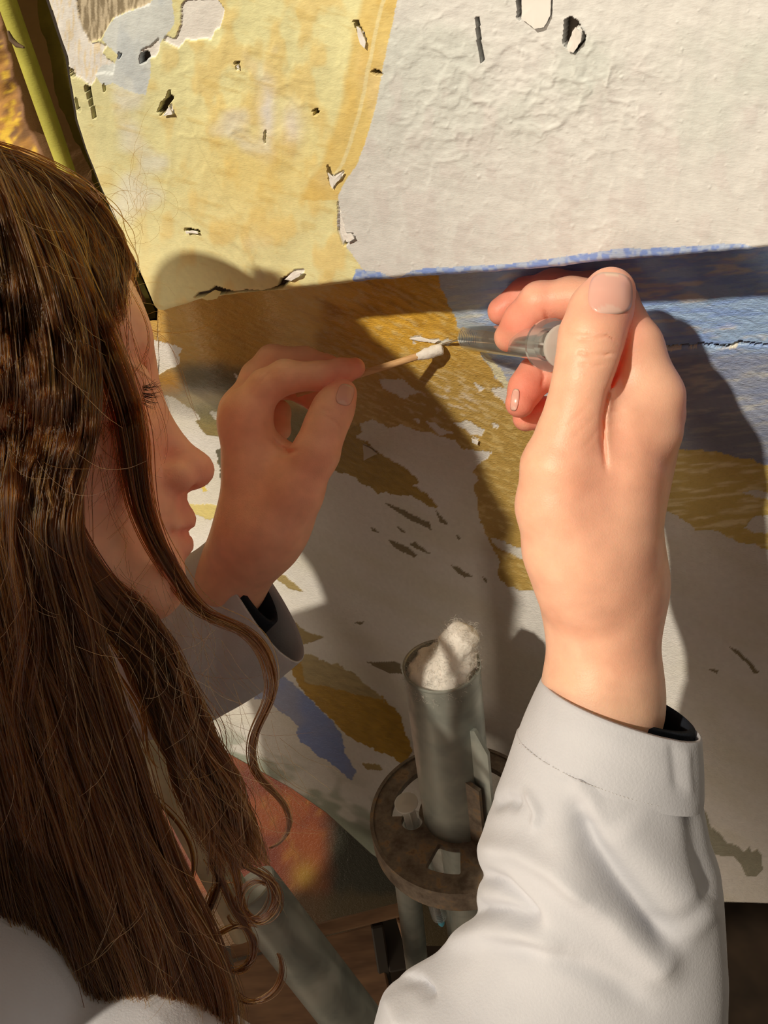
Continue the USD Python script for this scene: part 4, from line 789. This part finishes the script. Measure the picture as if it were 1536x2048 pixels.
# ---- stand behind the hands: galvanised tube of cotton wool in a round holder
M_ZINC = mat('galvanised_zinc', {'g': ('geometry', {}), 'v': ('noise_texture', {'scale': 38.0, 'detail': 4.0, 'distortion': .6}), 'r': ('rgb_ramp', {'ramp': [(.3, (.22, .25, .24)), (.52, (.33, .36, .34)), (.7, (.46, .49, .46))]}), 'r2': ('map_range', {'from_min': .3, 'from_max': .7, 'to_min': .5, 'to_max': .3}), 'p': ('principled_bsdf', {'metallic': .4, 'roughness': .4})},
    [('g.position', 'v.vector'), ('v.fac', 'r.fac'), ('r.color', 'p.base_color'), ('v.fac', 'r2.value'), ('r2.result', 'p.roughness')])
M_RUST = mat('stained_metal', {'g': ('geometry', {}), 'v': ('noise_texture', {'scale': 90.0, 'detail': 6.0, 'roughness': .65}), 'r': ('rgb_ramp', {'ramp': [(.35, (.10, .075, .055)), (.55, (.20, .165, .13)), (.62, (.27, .19, .11)), (.7, (.15, .10, .07))]}), 'b': ('bump', {'strength': .4, 'distance': .0008}), 'p': ('principled_bsdf', {'metallic': .25, 'roughness': .6})},
    [('g.position', 'v.vector'), ('v.fac', 'r.fac'), ('r.color', 'p.base_color'), ('v.fac', 'b.height'), ('b.normal', 'p.normal')])
T0 = P(882, 1328, .48); Z = np.array([0, 0, 1.]); RC = T0 - Z*.142
stand = thing('tool_stand', 'grey metal tool stand with an upright zinc tube and stained round holder', 'stand', RC)
R_ = .0242
obj('tube', lathe([(0, R_), (.0006, R_+.0004), (.0018, R_+.0004), (.0024, R_), (.15, R_), (.15, R_-.0016), (.0006, R_-.0016), (0, R_-.0010), (0, R_)], T0, T0-Z, 64), M_ZINC, stand, smooth=35, label='upright galvanised tube')
X_, Y_ = np.array([1., 0, 0]), np.array([0, 1., 0])
disc = shapely.Point(0, 0).buffer(.060, 48)
def sector(a0, a1, r0, r1): 
    t = np.radians(np.linspace(a0, a1, 16)); return shapely.Polygon(np.concatenate([np.stack([np.cos(t), np.sin(t)], 1)*r1, np.stack([np.cos(t), np.sin(t)], 1)[::-1]*r0])).buffer(.0025).buffer(-.001)
for a0, a1 in ((112, 172), (236, 262), (290, 335), (20, 80)): disc = disc.difference(sector(a0, a1, .029, .046))
SA = P(812, 1604, .537); SB = P(884, 1850, .622); sdir = unit(SB-SA); hole = SA + sdir*((RC[2]-SA[2])/sdir[2]); disc = disc.difference(shapely.Point(hole[0]-RC[0], hole[1]-RC[1]).buffer(.0075))
obj('holder_disc', extrude(disc, .005, RC-Z*.0025, X_, Y_, Z), M_RUST, stand, smooth=30, label='round stained holder disc')
obj('holder_rim', lathe([(-.004, .060), (-.004, .0625), (.014, .0625), (.014, .060), (-.004, .060)], RC, RC-Z, 72), M_RUST, stand, smooth=30)
obj('post', lathe([(0, 0), (0, .015), (.45, .015), (.45, 0)], RC-Z*.004, RC-Z, 40), M_ZINC, stand, smooth=35)
tw = unit(np.array([.75, -.66, 0])); tn = np.cross(Z, tw)
obj('strip', extrude(shapely.Polygon([(-.006, -.085), (.008, -.085), (.0075, -.016), (-.001, 0), (-.006, -.002)]), .0028, P(951, 1464, .478), tw, Z, tn), M_ZINC, stand, smooth=30, label='thin grey metal strip')
obj('strip', extrude(shapely.Polygon([(-.006, -.088), (.006, -.088), (.006, -.003), (-.005, 0)]), .003, P(941, 1570, .498), tw, Z, tn), M_RUST, stand, smooth=30, label='stained metal strip')
obj('leg', lathe([(0, 0), (0, .010), (.5, .010), (.5, 0)], P(812, 1740, .60), P(842, 2000, .72), 24), M_ZINC, stand, smooth=35)
obj('leg', lathe([(0, 0), (0, .008), (.5, .008), (.5, 0)], P(900, 1760, .62), P(930, 2000, .74), 24), M_ZINC, stand, smooth=35)
syringe('syringe', 'upright milky syringe with teal tip standing in the round stained holder', SB, SA + sdir*.150*.86 if False else SB - sdir*.012, SA + sdir*.024, .0064, tip_len=.012, push=.022, stop=.10, cap=True)
# cotton wool: a soft lump and loose fibres
def wool_sdf(w):
    o = smin(ell(w, T0-Z*.006, np.eye(3), (R_-.002, R_-.002, .012)), cone(w, P(912, 1300, .474), P(922, 1278, .470), .012, .0105), .006)
    o = smin(o, ell(w, P(905, 1325, .470), np.eye(3), (.012, .010, .008)), .006)
    return o + .006*(fbm(w*150, 4, 8)-.5)
WV, WF = sdf_mesh(wool_sdf, *bounds_of([T0-Z*.025-X_*.03-Y_*.03, T0+X_*.03+Y_*.03, P(925, 1260, .465)], .016), .0012)
wool = thing('cotton_wool', 'white cotton wool tuft stuffed in the open top of the zinc tube', 'cotton wool', T0-Z*.02)
tag(wool, kind='stuff')
obj('wool_lump', (WV, WF), M_COTTON, wool, smooth=True)
rgw = np.random.default_rng(5); wn = np.array(trimesh.Trimesh(WV, WF, process=False).vertex_normals); fib = []
for k in rgw.choice(len(WV), 2600):
    if (WV[k]-T0) @ Z < -.012: continue
    n = 9; d_ = unit(wn[k] + .9*rgw.normal(size=3)); q = [WV[k]-wn[k]*.0005]
    for _ in range(n-1): d_ = unit(d_ + .55*rgw.normal(size=3) - .12*wn[k]); q.append(q[-1] + d_*.0008*(.6+.8*rgw.random()))
    fib.append(np.array(q))
fc = UsdGeom.BasisCurves.Define(stage, path_for('fibres', wool)); fc.CreateTypeAttr('linear'); fc.CreateCurveVertexCountsAttr(Vt.IntArray([len(q) for q in fib]))
fc.CreatePointsAttr(Vt.Vec3fArray.FromNumpy((np.concatenate(fib)-origin(wool)).astype(np.float32))); fc.CreateWidthsAttr(Vt.FloatArray([.00010])); fc.SetWidthsInterpolation('constant'); UsdShade.MaterialBindingAPI.Apply(fc.GetPrim()).Bind(M_COTTON); tag(fc.GetPrim(), kind='stuff')

# ---- lower left: pale pole, orange painting, wooden crate; floor
M_POLE = mat('pole_paint', {'g': ('geometry', {}), 'v': ('noise_texture', {'scale': 35.0, 'detail': 5.0}), 'r': ('rgb_ramp', {'ramp': [(.35, (.40, .42, .32)), (.65, (.66, .65, .48))]}), 'p': ('principled_bsdf', {'roughness': .5})}, [('g.position', 'v.vector'), ('v.fac', 'r.fac'), ('r.color', 'p.base_color')])
a, b = P(170, 1250, .58), P(500, 1860, .60)
pole = thing('pale_pole', 'pale grey-green painted pole slanting down behind the long hair', 'pole', b)
obj('pole_shaft', lathe([(0, 0), (0, .0125), (np.linalg.norm(b-a), .0145), (np.linalg.norm(b-a), 0)], a, b, 32), M_POLE, pole, smooth=35)
a2, b2 = P(500, 1775, .585), P(760, 2110, .62); zt = thing('zinc_pipe', 'dull galvanised pipe slanting out of the bottom edge below the hair curls', 'pipe', b2)
obj('pipe_body', lathe([(0, .0), (0, .020), (.001, .0212), (np.linalg.norm(b2-a2), .0212), (np.linalg.norm(b2-a2), 0)], a2, b2, 40), M_ZINC, zt, smooth=35)
gx2, gy2 = np.meshgrid(np.arange(120, 900, 8.), np.arange(1340, 1900, 8.))
n1, n2 = fb2(gx2, gy2, 60, 4, 201), fb2(gx2, gy2, 22, 4, 202); mixc = lambda a, b, t: a + (np.asarray(b)-a)*np.clip(t, 0, 1)[..., None]
oc = np.tile(paint(116, 56, 24), gx2.shape+(1,)); oc = mixc(oc, paint(92, 38, 22), smoothstep(.4, .65, n1)); oc = mixc(oc, paint(126, 78, 28), smoothstep(.58, .7, n2)*.7); oc = mixc(oc, paint(126, 92, 30), np.exp(-(((gx2-610)/26)**2 + ((gy2-1752)/30)**2)))
oc = mixc(oc, paint(38, 36, 24), smoothstep(-20, 40, gx2 + .1*(gy2-1700) - 640 + 60*(n1-.5))); oc = mixc(oc, paint(66, 52, 28), smoothstep(1770, 1800, gy2+40*(n2-.5))*.8)
OD = float(ray_board(600, 1560))+.10; ov = P(gx2, gy2, OD + (gy2-1340)*.00004); op = thing('orange_painting', 'orange painted board with dark green edge, propped behind the pale pole', 'painting', P(560, 1840, OD+.02))
obj('picture_surface', (ov.reshape(-1, 3), grid_faces(*gx2.shape)[:, ::-1]), M_PAINT, op, smooth=True, color=oc.reshape(-1, 3))
M_CRATE = mat('crate_wood', {'g': ('geometry', {}), 'mp': ('mapping', {'scale': (20., 90., 140.)}), 'n': ('noise_texture', {'scale': 1.0, 'detail': 4.0}), 'r': ('rgb_ramp', {'ramp': [(.3, (.15, .085, .05)), (.7, (.30, .18, .10))]}), 'p': ('principled_bsdf', {'roughness': .6})}, [('g.position', 'mp.vector'), ('mp.vector', 'n.vector'), ('n.fac', 'r.fac'), ('r.color', 'p.base_color')])
M_DARK = mat('dark_paint_and_slot', {'p': ('principled_bsdf', {'base_color': (.035, .030, .026), 'roughness': .6})})
cr = thing('wooden_crate', 'brown wooden frame with a dark slot, low down left of the stand', 'crate', P(700, 2000, .80))
def bar(p0, p1, w, t, name, m_, lab=None):
    p0, p1 = np.array(p0), np.array(p1); d = unit(p1-p0); n = unit((CAM-p0) - d*((CAM-p0) @ d)); s_ = np.cross(d, n)
    obj(name, box_at((p0+p1)/2, d, s_, n, np.linalg.norm(p1-p0), w, t, .0015), m_, cr, smooth=30, label=lab)
bar(P(470, 1902, .74), P(806, 1818, .74), .012, .03, 'rail', M_CRATE); bar(P(480, 2010, .765), P(770, 1930, .765), .075, .012, 'board', M_CRATE); bar(P(752, 1838, .752), P(778, 2010, .78), .012, .02, 'slot_shade', M_DARK, 'dark bar in place of the shaded upright slot')  # the dark upright bar is the slot, its shade given as colour
bar(P(806, 1824, .742), P(848, 1970, .76), .016, .02, 'upright', M_CRATE); bar(P(770, 1888, .77), P(830, 1876, .77), .05, .01, 'panel', M_DARK); bar(P(560, 2060, .77), P(780, 1990, .77), .014, .02, 'rail', M_DARK)
fl = mat('floor_wood', {'g': ('geometry', {}), 'n': ('noise_texture', {'scale': 12.0, 'detail': 5.0}), 'r': ('rgb_ramp', {'ramp': [(.3, (.018, .012, .008)), (.7, (.05, .032, .02))]}), 'p': ('principled_bsdf', {'roughness': .6})}, [('g.position', 'n.vector'), ('n.fac', 'r.fac'), ('r.color', 'p.base_color')])
g = obj('floor', box_at(np.array([0, 0, -.02]), X_, Y_, Z, 6, 6, .04, .001), fl, None, smooth=False); tag(g, 'dark brown wooden floor far below the work', 'floor', kind='structure')

wb = mat('dark_wall', {'g': ('geometry', {}), 'n': ('noise_texture', {'scale': 6.0, 'detail': 6.0}), 'r': ('rgb_ramp', {'ramp': [(.3, (.016, .011, .008)), (.7, (.045, .030, .020))]}), 'p': ('principled_bsdf', {'roughness': .8})}, [('g.position', 'n.vector'), ('n.fac', 'r.fac'), ('r.color', 'p.base_color')])
g = obj('wall_back', box_at(np.array([0, .95, 1.5]), X_, Y_, Z, 6, .06, 3.0, .001), wb, None, smooth=False); tag(g, 'dark brown wall behind the painted boards', 'wall', kind='structure')

# ---- hair: a dark under-layer on the skull and thousands of single strands in clumps
cellp = 10.; x_, y_, z_ = proj(HV); GW, GH, GX0, GY0 = 90, 190, -400., 100.
dm = np.full((GH, GW), np.inf); ii = ((y_-GY0)/cellp).astype(int); jj = ((x_-GX0)/cellp).astype(int); ok = (ii >= 0) & (ii < GH) & (jj >= 0) & (jj < GW)
np.minimum.at(dm, (ii[ok], jj[ok]), z_[ok])
from scipy.ndimage import distance_transform_edt
miss = ~np.isfinite(dm); idx_ = distance_transform_edt(miss, return_distances=False, return_indices=True); dm = dm[tuple(idx_)]; dm = np.minimum(gaussian_filter(dm, 2.6), gaussian_filter(dm, .9))
def head_depth(px, py): return map_coordinates(dm, [(np.asarray(py)-GY0)/cellp - .5, (np.asarray(px)-GX0)/cellp - .5], order=1, mode='nearest')
HD = .955
def path(pts, n=40, full=False):
    """(px, py, depth or None, lift in mm) -> n points; None takes the head's own depth minus the lift"""
    q = np.array([[a[0], a[1]] for a in pts], float); s = np.r_[0, np.cumsum(np.linalg.norm(np.diff(q, axis=0), axis=1))]; s /= s[-1]; t = np.linspace(0, 1, n)
    xy = CubicSpline(s, q)(t) if len(q) > 3 else np.stack([np.interp(t, s, q[:, k]) for k in (0, 1)], 1)
    free = np.array([a[2] is None for a in pts]); lift = np.interp(t, s, [a[3] if len(a) > 3 else 8 for a in pts])
    w = np.interp(t, s, free.astype(float)); dd = np.array([a[2] if a[2] is not None else np.nan for a in pts]); val = dd.copy()
    if free.any() and not free.all(): val = np.interp(s, s[~free], dd[~free])
    elif free.all(): val = np.zeros(len(s))
    d = w*(head_depth(xy[:, 0], xy[:, 1]) - lift*MM) + (1-w)*np.interp(t, s, val)*HD
    return (np.column_stack([xy, d]), w, lift, np.interp(t, s, val)*HD) if full else np.column_stack([xy, d])
STR = {0: [], 1: [], 2: []}; rng = np.random.default_rng(11)
def strands(guide, n, r0, r1, tmin=0., tmax=1., stray=.12, wid=.17, amp=0., tone=None, freq=3.):
    """n strands about a guide (K, 3: px, py, depth); radius r0..r1 in px"""
    K = len(guide); t = np.linspace(0, 1, K); sc = guide[:, 2]/F
    for _ in range(n):
        far = rng.random() < stray; k = (2.6 if far else 1.0); a = rng.normal(size=2)*.55*k; dz = rng.normal()*.45*k
        r = np.interp(t, [0, .5, 1], [r0, (r0+r1)*.55, r1]); ph = rng.random()*7; w1 = rng.normal()*(.5 if far else .18); fr = freq*(.7+.6*rng.random())
        wob = w1*r*np.sin(fr*t*6.28+ph)*t
        x = guide[:, 0] + a[0]*r + wob + amp*rng.normal()*.3*np.sin(fr*t*6.28+ph)*t; y = guide[:, 1] + a[1]*r*.6 + wob*.4
        d = guide[:, 2] + (dz*r + .6*w1*r*np.cos(fr*t*6.28+ph))*sc
        e = tmin + rng.random()*.05; f = tmax - rng.random()**2*.22; k0, k1 = int(e*(K-1)), max(int(e*(K-1))+4, int(f*(K-1))+1)
        p = P(x[k0:k1], y[k0:k1], d[k0:k1]); c = rng.choice(3, p=[.42, .40, .18]) if tone is None else tone
        STR[c].append((p, wid*(.7+.6*rng.random())))
def sheet(A, B, clumps, per, thick=6., r0=7., r1=4., n=40, amp=0., tmin=0., tmax=1., u_pow=1., stray=.2, wave=6., wid=.17):
    A, wa, la, va = path(A, n, True); B, wb, lb, vb = path(B, n, True); t = np.linspace(0, 1, n)
    for k in range(clumps):
        u = rng.random()**u_pow; g = A + (B-A)*np.clip(u + .09*np.sin(t*5+rng.random()*7)*rng.normal(), -.06, 1.05)[:, None]
        ph = u*4 + 1.6*rng.normal(); wv = wave*(.6+.7*rng.random())*np.sin(t*(19+4*rng.random())+ph)*np.interp(t, [0, .35, .55, 1], [.12, .35, 1.1, 2.0])
        uu = np.clip(u, 0, 1); w_ = wa+(wb-wa)*uu; g[:, 2] = w_*(head_depth(g[:, 0], g[:, 1]) - (la+(lb-la)*uu)*MM) + (1-w_)*(va+(vb-va)*uu)
        g[:, 0] += wv; g[:, 2] += (.06-rng.random())*thick*MM
        strands(g, per, r0, r1, tmin=tmin + .04*rng.random(), tmax=tmax - .12*rng.random()**2, stray=stray, wid=wid)
N = None
# the fall over her near side, from the crown to below her shoulder
FA = [(-170, 250, N, 13), (-190, 600, N, 14), (-190, 900, .285), (-150, 1200, .305), (-110, 1450, .325), (-60, 1700, .345), (20, 1920, .360), (60, 2280, .375)]
FB = [(-10, 308, N, 10), (90, 480, N, 14), (150, 640, N, 14), (172, 780, N, 13), (150, 930, N, 14), (122, 1060, .292), (150, 1180, .310), (190, 1310, .325), (236, 1460, .340), (290, 1600, .350), (345, 1740, .358), (405, 1890, .362), (450, 2280, .372)]
sheet(FA, FB, 300, 26, thick=14, r0=10, r1=9, wave=9)
sheet([(-120, 320, N, 14), (-60, 520, N, 18), (-10, 760, N, 20), (20, 1000, .278), (30, 1300, .306), (60, 1600, .335)], [(50, 325, N, 13), (140, 500, N, 15), (186, 690, N, 14), (176, 850, N, 13), (150, 1000, .292), (170, 1240, .316), (260, 1560, .345)], 80, 22, thick=8, r0=9, r1=6, wave=10, tmax=.95)
sheet([(p[0]*.35+FB[i][0]*.65 if i < 8 else FB[i][0]-120, FB[i][1], FB[i][2], FB[i][3] if len(FB[i]) > 3 else 8) for i, p in enumerate((FA+FA)[:len(FB)])] if False else [(q[0]-90, q[1]+10, q[2], 13) for q in FB], FB, 90, 24, thick=10, r0=8, r1=6, wave=8)
# over the crown to the hairline, ending at the temple
sheet([(-120, 300, N, 10), (-20, 330, N, 11), (60, 410, N, 10), (112, 510, N, 8), (136, 580, N, 7), (158, 640, N, 6), (172, 690, N, 4)], [(-60, 292, N, 12), (40, 318, N, 12), (130, 362, N, 11), (215, 440, N, 9), (258, 515, N, 7), (272, 566, N, 4), (276, 600, N, 3)], 130, 24, thick=5, r0=9, r1=5, wave=4, tmax=.92)
sheet([(-40, 310, N, 13), (60, 345, N, 13), (120, 430, N, 12), (160, 530, N, 10), (186, 620, N, 8), (206, 700, N, 7)], [(0, 303, N, 13), (100, 338, N, 13), (190, 402, N, 12), (236, 476, N, 9), (250, 550, N, 8), (258, 640, N, 6)], 44, 22, thick=4, r0=8, r1=4, wave=4)
# the lock that falls across the cheek and curls out below the chin
LK = path([(30, 372, N, 13), (100, 480, N, 13), (165, 610, N, 11), (222, 740, N, 10), (255, 850, N, 10), (268, 940, N, 10), (284, 1020, N, 12), (318, 1100, N, 16), (362, 1170, .345), (410, 1225, .348), (470, 1252, .350), (515, 1284, .352), (542, 1338, .354), (543, 1392, .355), (522, 1442, .356), (506, 1490, .357), (512, 1540, .358), (545, 1582, .359), (575, 1622, .360), (578, 1656, .360), (556, 1688, .360), (522, 1698, .361)], 90)
strands(LK, 170, 20, 2.0, stray=.10, wid=.17, tone=None, freq=2); 
for dx, n_ in ((-14, 60), (16, 50), (30, 26)):
    g = LK.copy(); g[:, 0] += dx*np.interp(np.linspace(0, 1, 90), [0, .35, .55, .7], [1, .9, .3, 0]); strands(g, n_, 13, 2, tmax=.70, stray=.2)
# fine hairs over cheek and temple
for k in range(30):
    x0 = 120+rng.random()*140; y0 = 520+rng.random()*160; g = path([(x0-30, y0-120, N, 9), (x0, y0, N, 6), (x0+25+20*rng.normal(), y0+150, N, 4), (x0+38+26*rng.normal(), y0+300+40*rng.normal(), N, 4), (x0+20+45*rng.normal(), y0+430, N, 5)], 30); strands(g, 3, 5, 6, stray=.3, wid=.08)
# second lock, behind the jaw and down to the curls
sheet([(70, 880, N, 9), (96, 1010, N, 10), (118, 1110, .300), (165, 1205, .322), (246, 1300, .342), (312, 1430, .352), (368, 1570, .358), (414, 1690, .362), (440, 1775, .364)], [(120, 960, N, 8), (158, 1070, N, 9), (225, 1165, .330), (308, 1245, .345), (368, 1370, .352), (420, 1480, .358), (472, 1590, .362), (515, 1690, .364), (530, 1745, .364)], 96, 24, thick=12, r0=8, r1=7, wave=9)
sheet([(200, 1180, .33), (285, 1290, .345), (345, 1400, .353), (395, 1540, .360), (430, 1680, .364), (440, 1760, .366)], [(260, 1180, .335), (340, 1290, .346), (392, 1400, .354), (448, 1530, .360), (500, 1660, .364), (540, 1745, .366)], 40, 22, thick=8, r0=8, r1=5, wave=8)
# curls at the ends
for pts, n_, r_ in [
    ([(470, 1690), (500, 1735), (540, 1760), (553, 1795), (535, 1832), (505, 1842), (482, 1818), (486, 1778), (512, 1762), (535, 1775)], 110, 6), ([(455, 1700), (470, 1750), (478, 1790), (492, 1826), (520, 1838), (545, 1815), (549, 1782), (530, 1765)], 70, 6),
    ([(430, 1720), (432, 1790), (410, 1840), (385, 1885), (372, 1905)], 60, 5), ([(420, 1720), (452, 1780), (480, 1836), (505, 1880), (500, 1925), (470, 1942), (445, 1925), (448, 1890)], 80, 6), ([(400, 1880), (440, 1868), (480, 1855), (505, 1870), (510, 1900)], 50, 5),
    ([(370, 1880), (410, 1902), (440, 1935), (462, 1980), (498, 2004), (530, 1996), (555, 1970), (563, 1935), (552, 1902)], 90, 6), ([(380, 1900), (430, 1960), (446, 2010), (440, 2060)], 110, 9), ([(350, 1790), (372, 1830), (366, 1850), (386, 1842), (400, 1830)], 40, 5),
    ([(235, 1345), (268, 1395), (290, 1450), (296, 1500), (320, 1540)], 16, 3), ([(290, 1585), (340, 1630), (375, 1680), (386, 1735), (372, 1775), (350, 1790)], 36, 3), ([(215, 1330), (240, 1400), (236, 1470)], 16, 3), ([(300, 1380), (320, 1450), (360, 1510), (372, 1560)], 14, 3),
    ([(330, 1960), (372, 1985), (400, 2020), (436, 2036)], 60, 8), ([(430, 1850), (420, 1800), (440, 1770), (470, 1766)], 26, 3), ([(455, 1830), (470, 1850), (500, 1850), (516, 1856)], 14, 2)]:
    g = path([(a, b, .360 + .00001*(b-1700)) for a, b in pts], 60); strands(g, n_, r_*1.1, r_*.6, stray=.14, freq=1.2)
# flyaways: thin loops over the temple and loose hairs along the fall
for k in range(30):
    x0, y0 = (250+60*rng.random(), 350+150*rng.random()) if k < 20 else (265+30*rng.random(), 520+250*rng.random())
    n = 40; s = np.linspace(0, 1, n); ang = -1.2 + rng.normal()*.7 + np.cumsum(rng.normal(size=n)*.10 + (rng.random()-.35)*.34); st_ = 2.4+3.2*rng.random()
    g = np.column_stack([x0-18 + np.cumsum(np.cos(ang))*st_, y0 + np.cumsum(np.sin(ang))*st_, .325+.02*rng.random()+.03*s*rng.normal()]); STR[2].append((P(*g.T), .045))
for k in range(280):
    b = FB if rng.random() < .55 else [(120, 960, .30), (225, 1165, .328), (308, 1245, .342), (368, 1370, .350), (450, 1520, .358), (515, 1690, .362)]
    j = rng.integers(1, len(b)-1); d0 = (b[j][2]*HD if b[j][2] else float(head_depth([b[j][0]], [b[j][1]])[0])-.020); n = 26; s = np.linspace(0, 1, n); ang = 1.25 + rng.normal()*.42 + np.cumsum(rng.normal(size=n)*.06 + rng.normal()*.022); st_ = 3+5*rng.random()
    x0 = b[j][0]-(abs(rng.normal())*120 if b is FB else 40*rng.normal()-30); y0 = b[j][1]+70*rng.normal()
    g = np.column_stack([x0 + np.cumsum(np.cos(ang))*st_, y0 + np.cumsum(np.sin(ang))*st_, d0-.016+.012*s*rng.normal()]); STR[2 if k % 4 else 1].append((P(*g.T), .060))
for pts in ([(262, 560), (282, 640), (296, 740), (304, 790), (300, 840)], [(258, 540), (276, 600), (288, 690), (293, 780)], [(270, 650), (330, 665), (380, 662), (420, 640), (424, 605)], [(280, 660), (340, 690), (352, 720), (375, 780), (400, 850)]):
    for _ in range(4 if pts[0][0] < 264 else 2): g = path([(a+4*rng.normal(), b, .345, 3) for a, b in pts], 40); STR[1].append((P(*g.T), .07))
def hair_mat(name, melanin, red):
    return mat(name, {'p': ('principled_hair_bsdf', {'parametrization': 'Melanin concentration', 'model': 'Chiang', 'melanin': melanin, 'melanin_redness': red, 'roughness': .42, 'radial_roughness': .5, 'R': .5, 'random_roughness': .1})})
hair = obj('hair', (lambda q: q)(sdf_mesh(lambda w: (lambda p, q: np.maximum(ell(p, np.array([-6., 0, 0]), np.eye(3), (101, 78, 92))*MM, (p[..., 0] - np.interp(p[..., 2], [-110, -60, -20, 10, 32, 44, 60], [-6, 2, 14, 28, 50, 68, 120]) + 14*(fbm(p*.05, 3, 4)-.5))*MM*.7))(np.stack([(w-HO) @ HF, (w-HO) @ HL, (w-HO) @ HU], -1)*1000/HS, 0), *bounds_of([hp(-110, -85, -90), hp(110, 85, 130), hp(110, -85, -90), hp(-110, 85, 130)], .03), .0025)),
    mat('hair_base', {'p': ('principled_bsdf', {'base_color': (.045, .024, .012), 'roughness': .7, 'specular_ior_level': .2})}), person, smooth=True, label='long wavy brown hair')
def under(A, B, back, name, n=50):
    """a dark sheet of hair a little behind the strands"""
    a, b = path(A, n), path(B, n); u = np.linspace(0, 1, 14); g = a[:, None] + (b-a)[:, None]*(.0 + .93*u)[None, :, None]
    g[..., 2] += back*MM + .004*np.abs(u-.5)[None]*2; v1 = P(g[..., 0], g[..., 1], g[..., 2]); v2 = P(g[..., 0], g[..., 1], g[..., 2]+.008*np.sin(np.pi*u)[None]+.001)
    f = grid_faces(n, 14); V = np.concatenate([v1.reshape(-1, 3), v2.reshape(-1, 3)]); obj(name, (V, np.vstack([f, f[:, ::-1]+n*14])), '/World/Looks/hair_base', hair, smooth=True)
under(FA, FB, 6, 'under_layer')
HC = [('hair_dark', .76, .75), ('hair_brown', .56, .8), ('hair_light', .36, .75)]
for c, (nm, me, re_) in enumerate(HC):
    pts = [p for p, _ in STR[c]]; cu = UsdGeom.BasisCurves.Define(stage, path_for('strands', hair))
    cu.CreateTypeAttr('linear'); cu.CreateCurveVertexCountsAttr(Vt.IntArray([len(p) for p in pts])); allp = np.concatenate(pts) - origin(person)
    cu.CreatePointsAttr(Vt.Vec3fArray.FromNumpy(allp.astype(np.float32)))
    wds = np.concatenate([2*w*MM*np.interp(np.linspace(0, 1, len(p)), [0, .8, 1], [1, .9, .35]) for p, w in STR[c]]); cu.CreateWidthsAttr(Vt.FloatArray.FromNumpy(wds.astype(np.float32))); cu.SetWidthsInterpolation('vertex')
    UsdShade.MaterialBindingAPI.Apply(cu.GetPrim()).Bind(hair_mat(nm, me, re_)); tag(cu.GetPrim(), kind='stuff')
lashes = []
for k in range(34):
    f_ = rng.random(); x0, y0 = 283+6*rng.random(), 772+38*f_; a_ = -.1+.8*f_+.2*rng.normal(); L_ = 26+13*rng.random(); s = np.linspace(0, 1, 7)
    lashes.append(tube(P(x0 + L_*s*np.cos(a_), y0 + L_*s*np.sin(a_) - 6*s*s, (head_depth([x0], [y0])[0] - .003 + .004*rng.random())*np.ones(7)), np.linspace(.00013, .00004, 7), 4))
tag(obj('eyelashes', trimesh.util.concatenate(lashes), mat('lash', {'p': ('principled_bsdf', {'base_color': (.012, .008, .006), 'roughness': .5})}), person, smooth=False), kind='stuff')
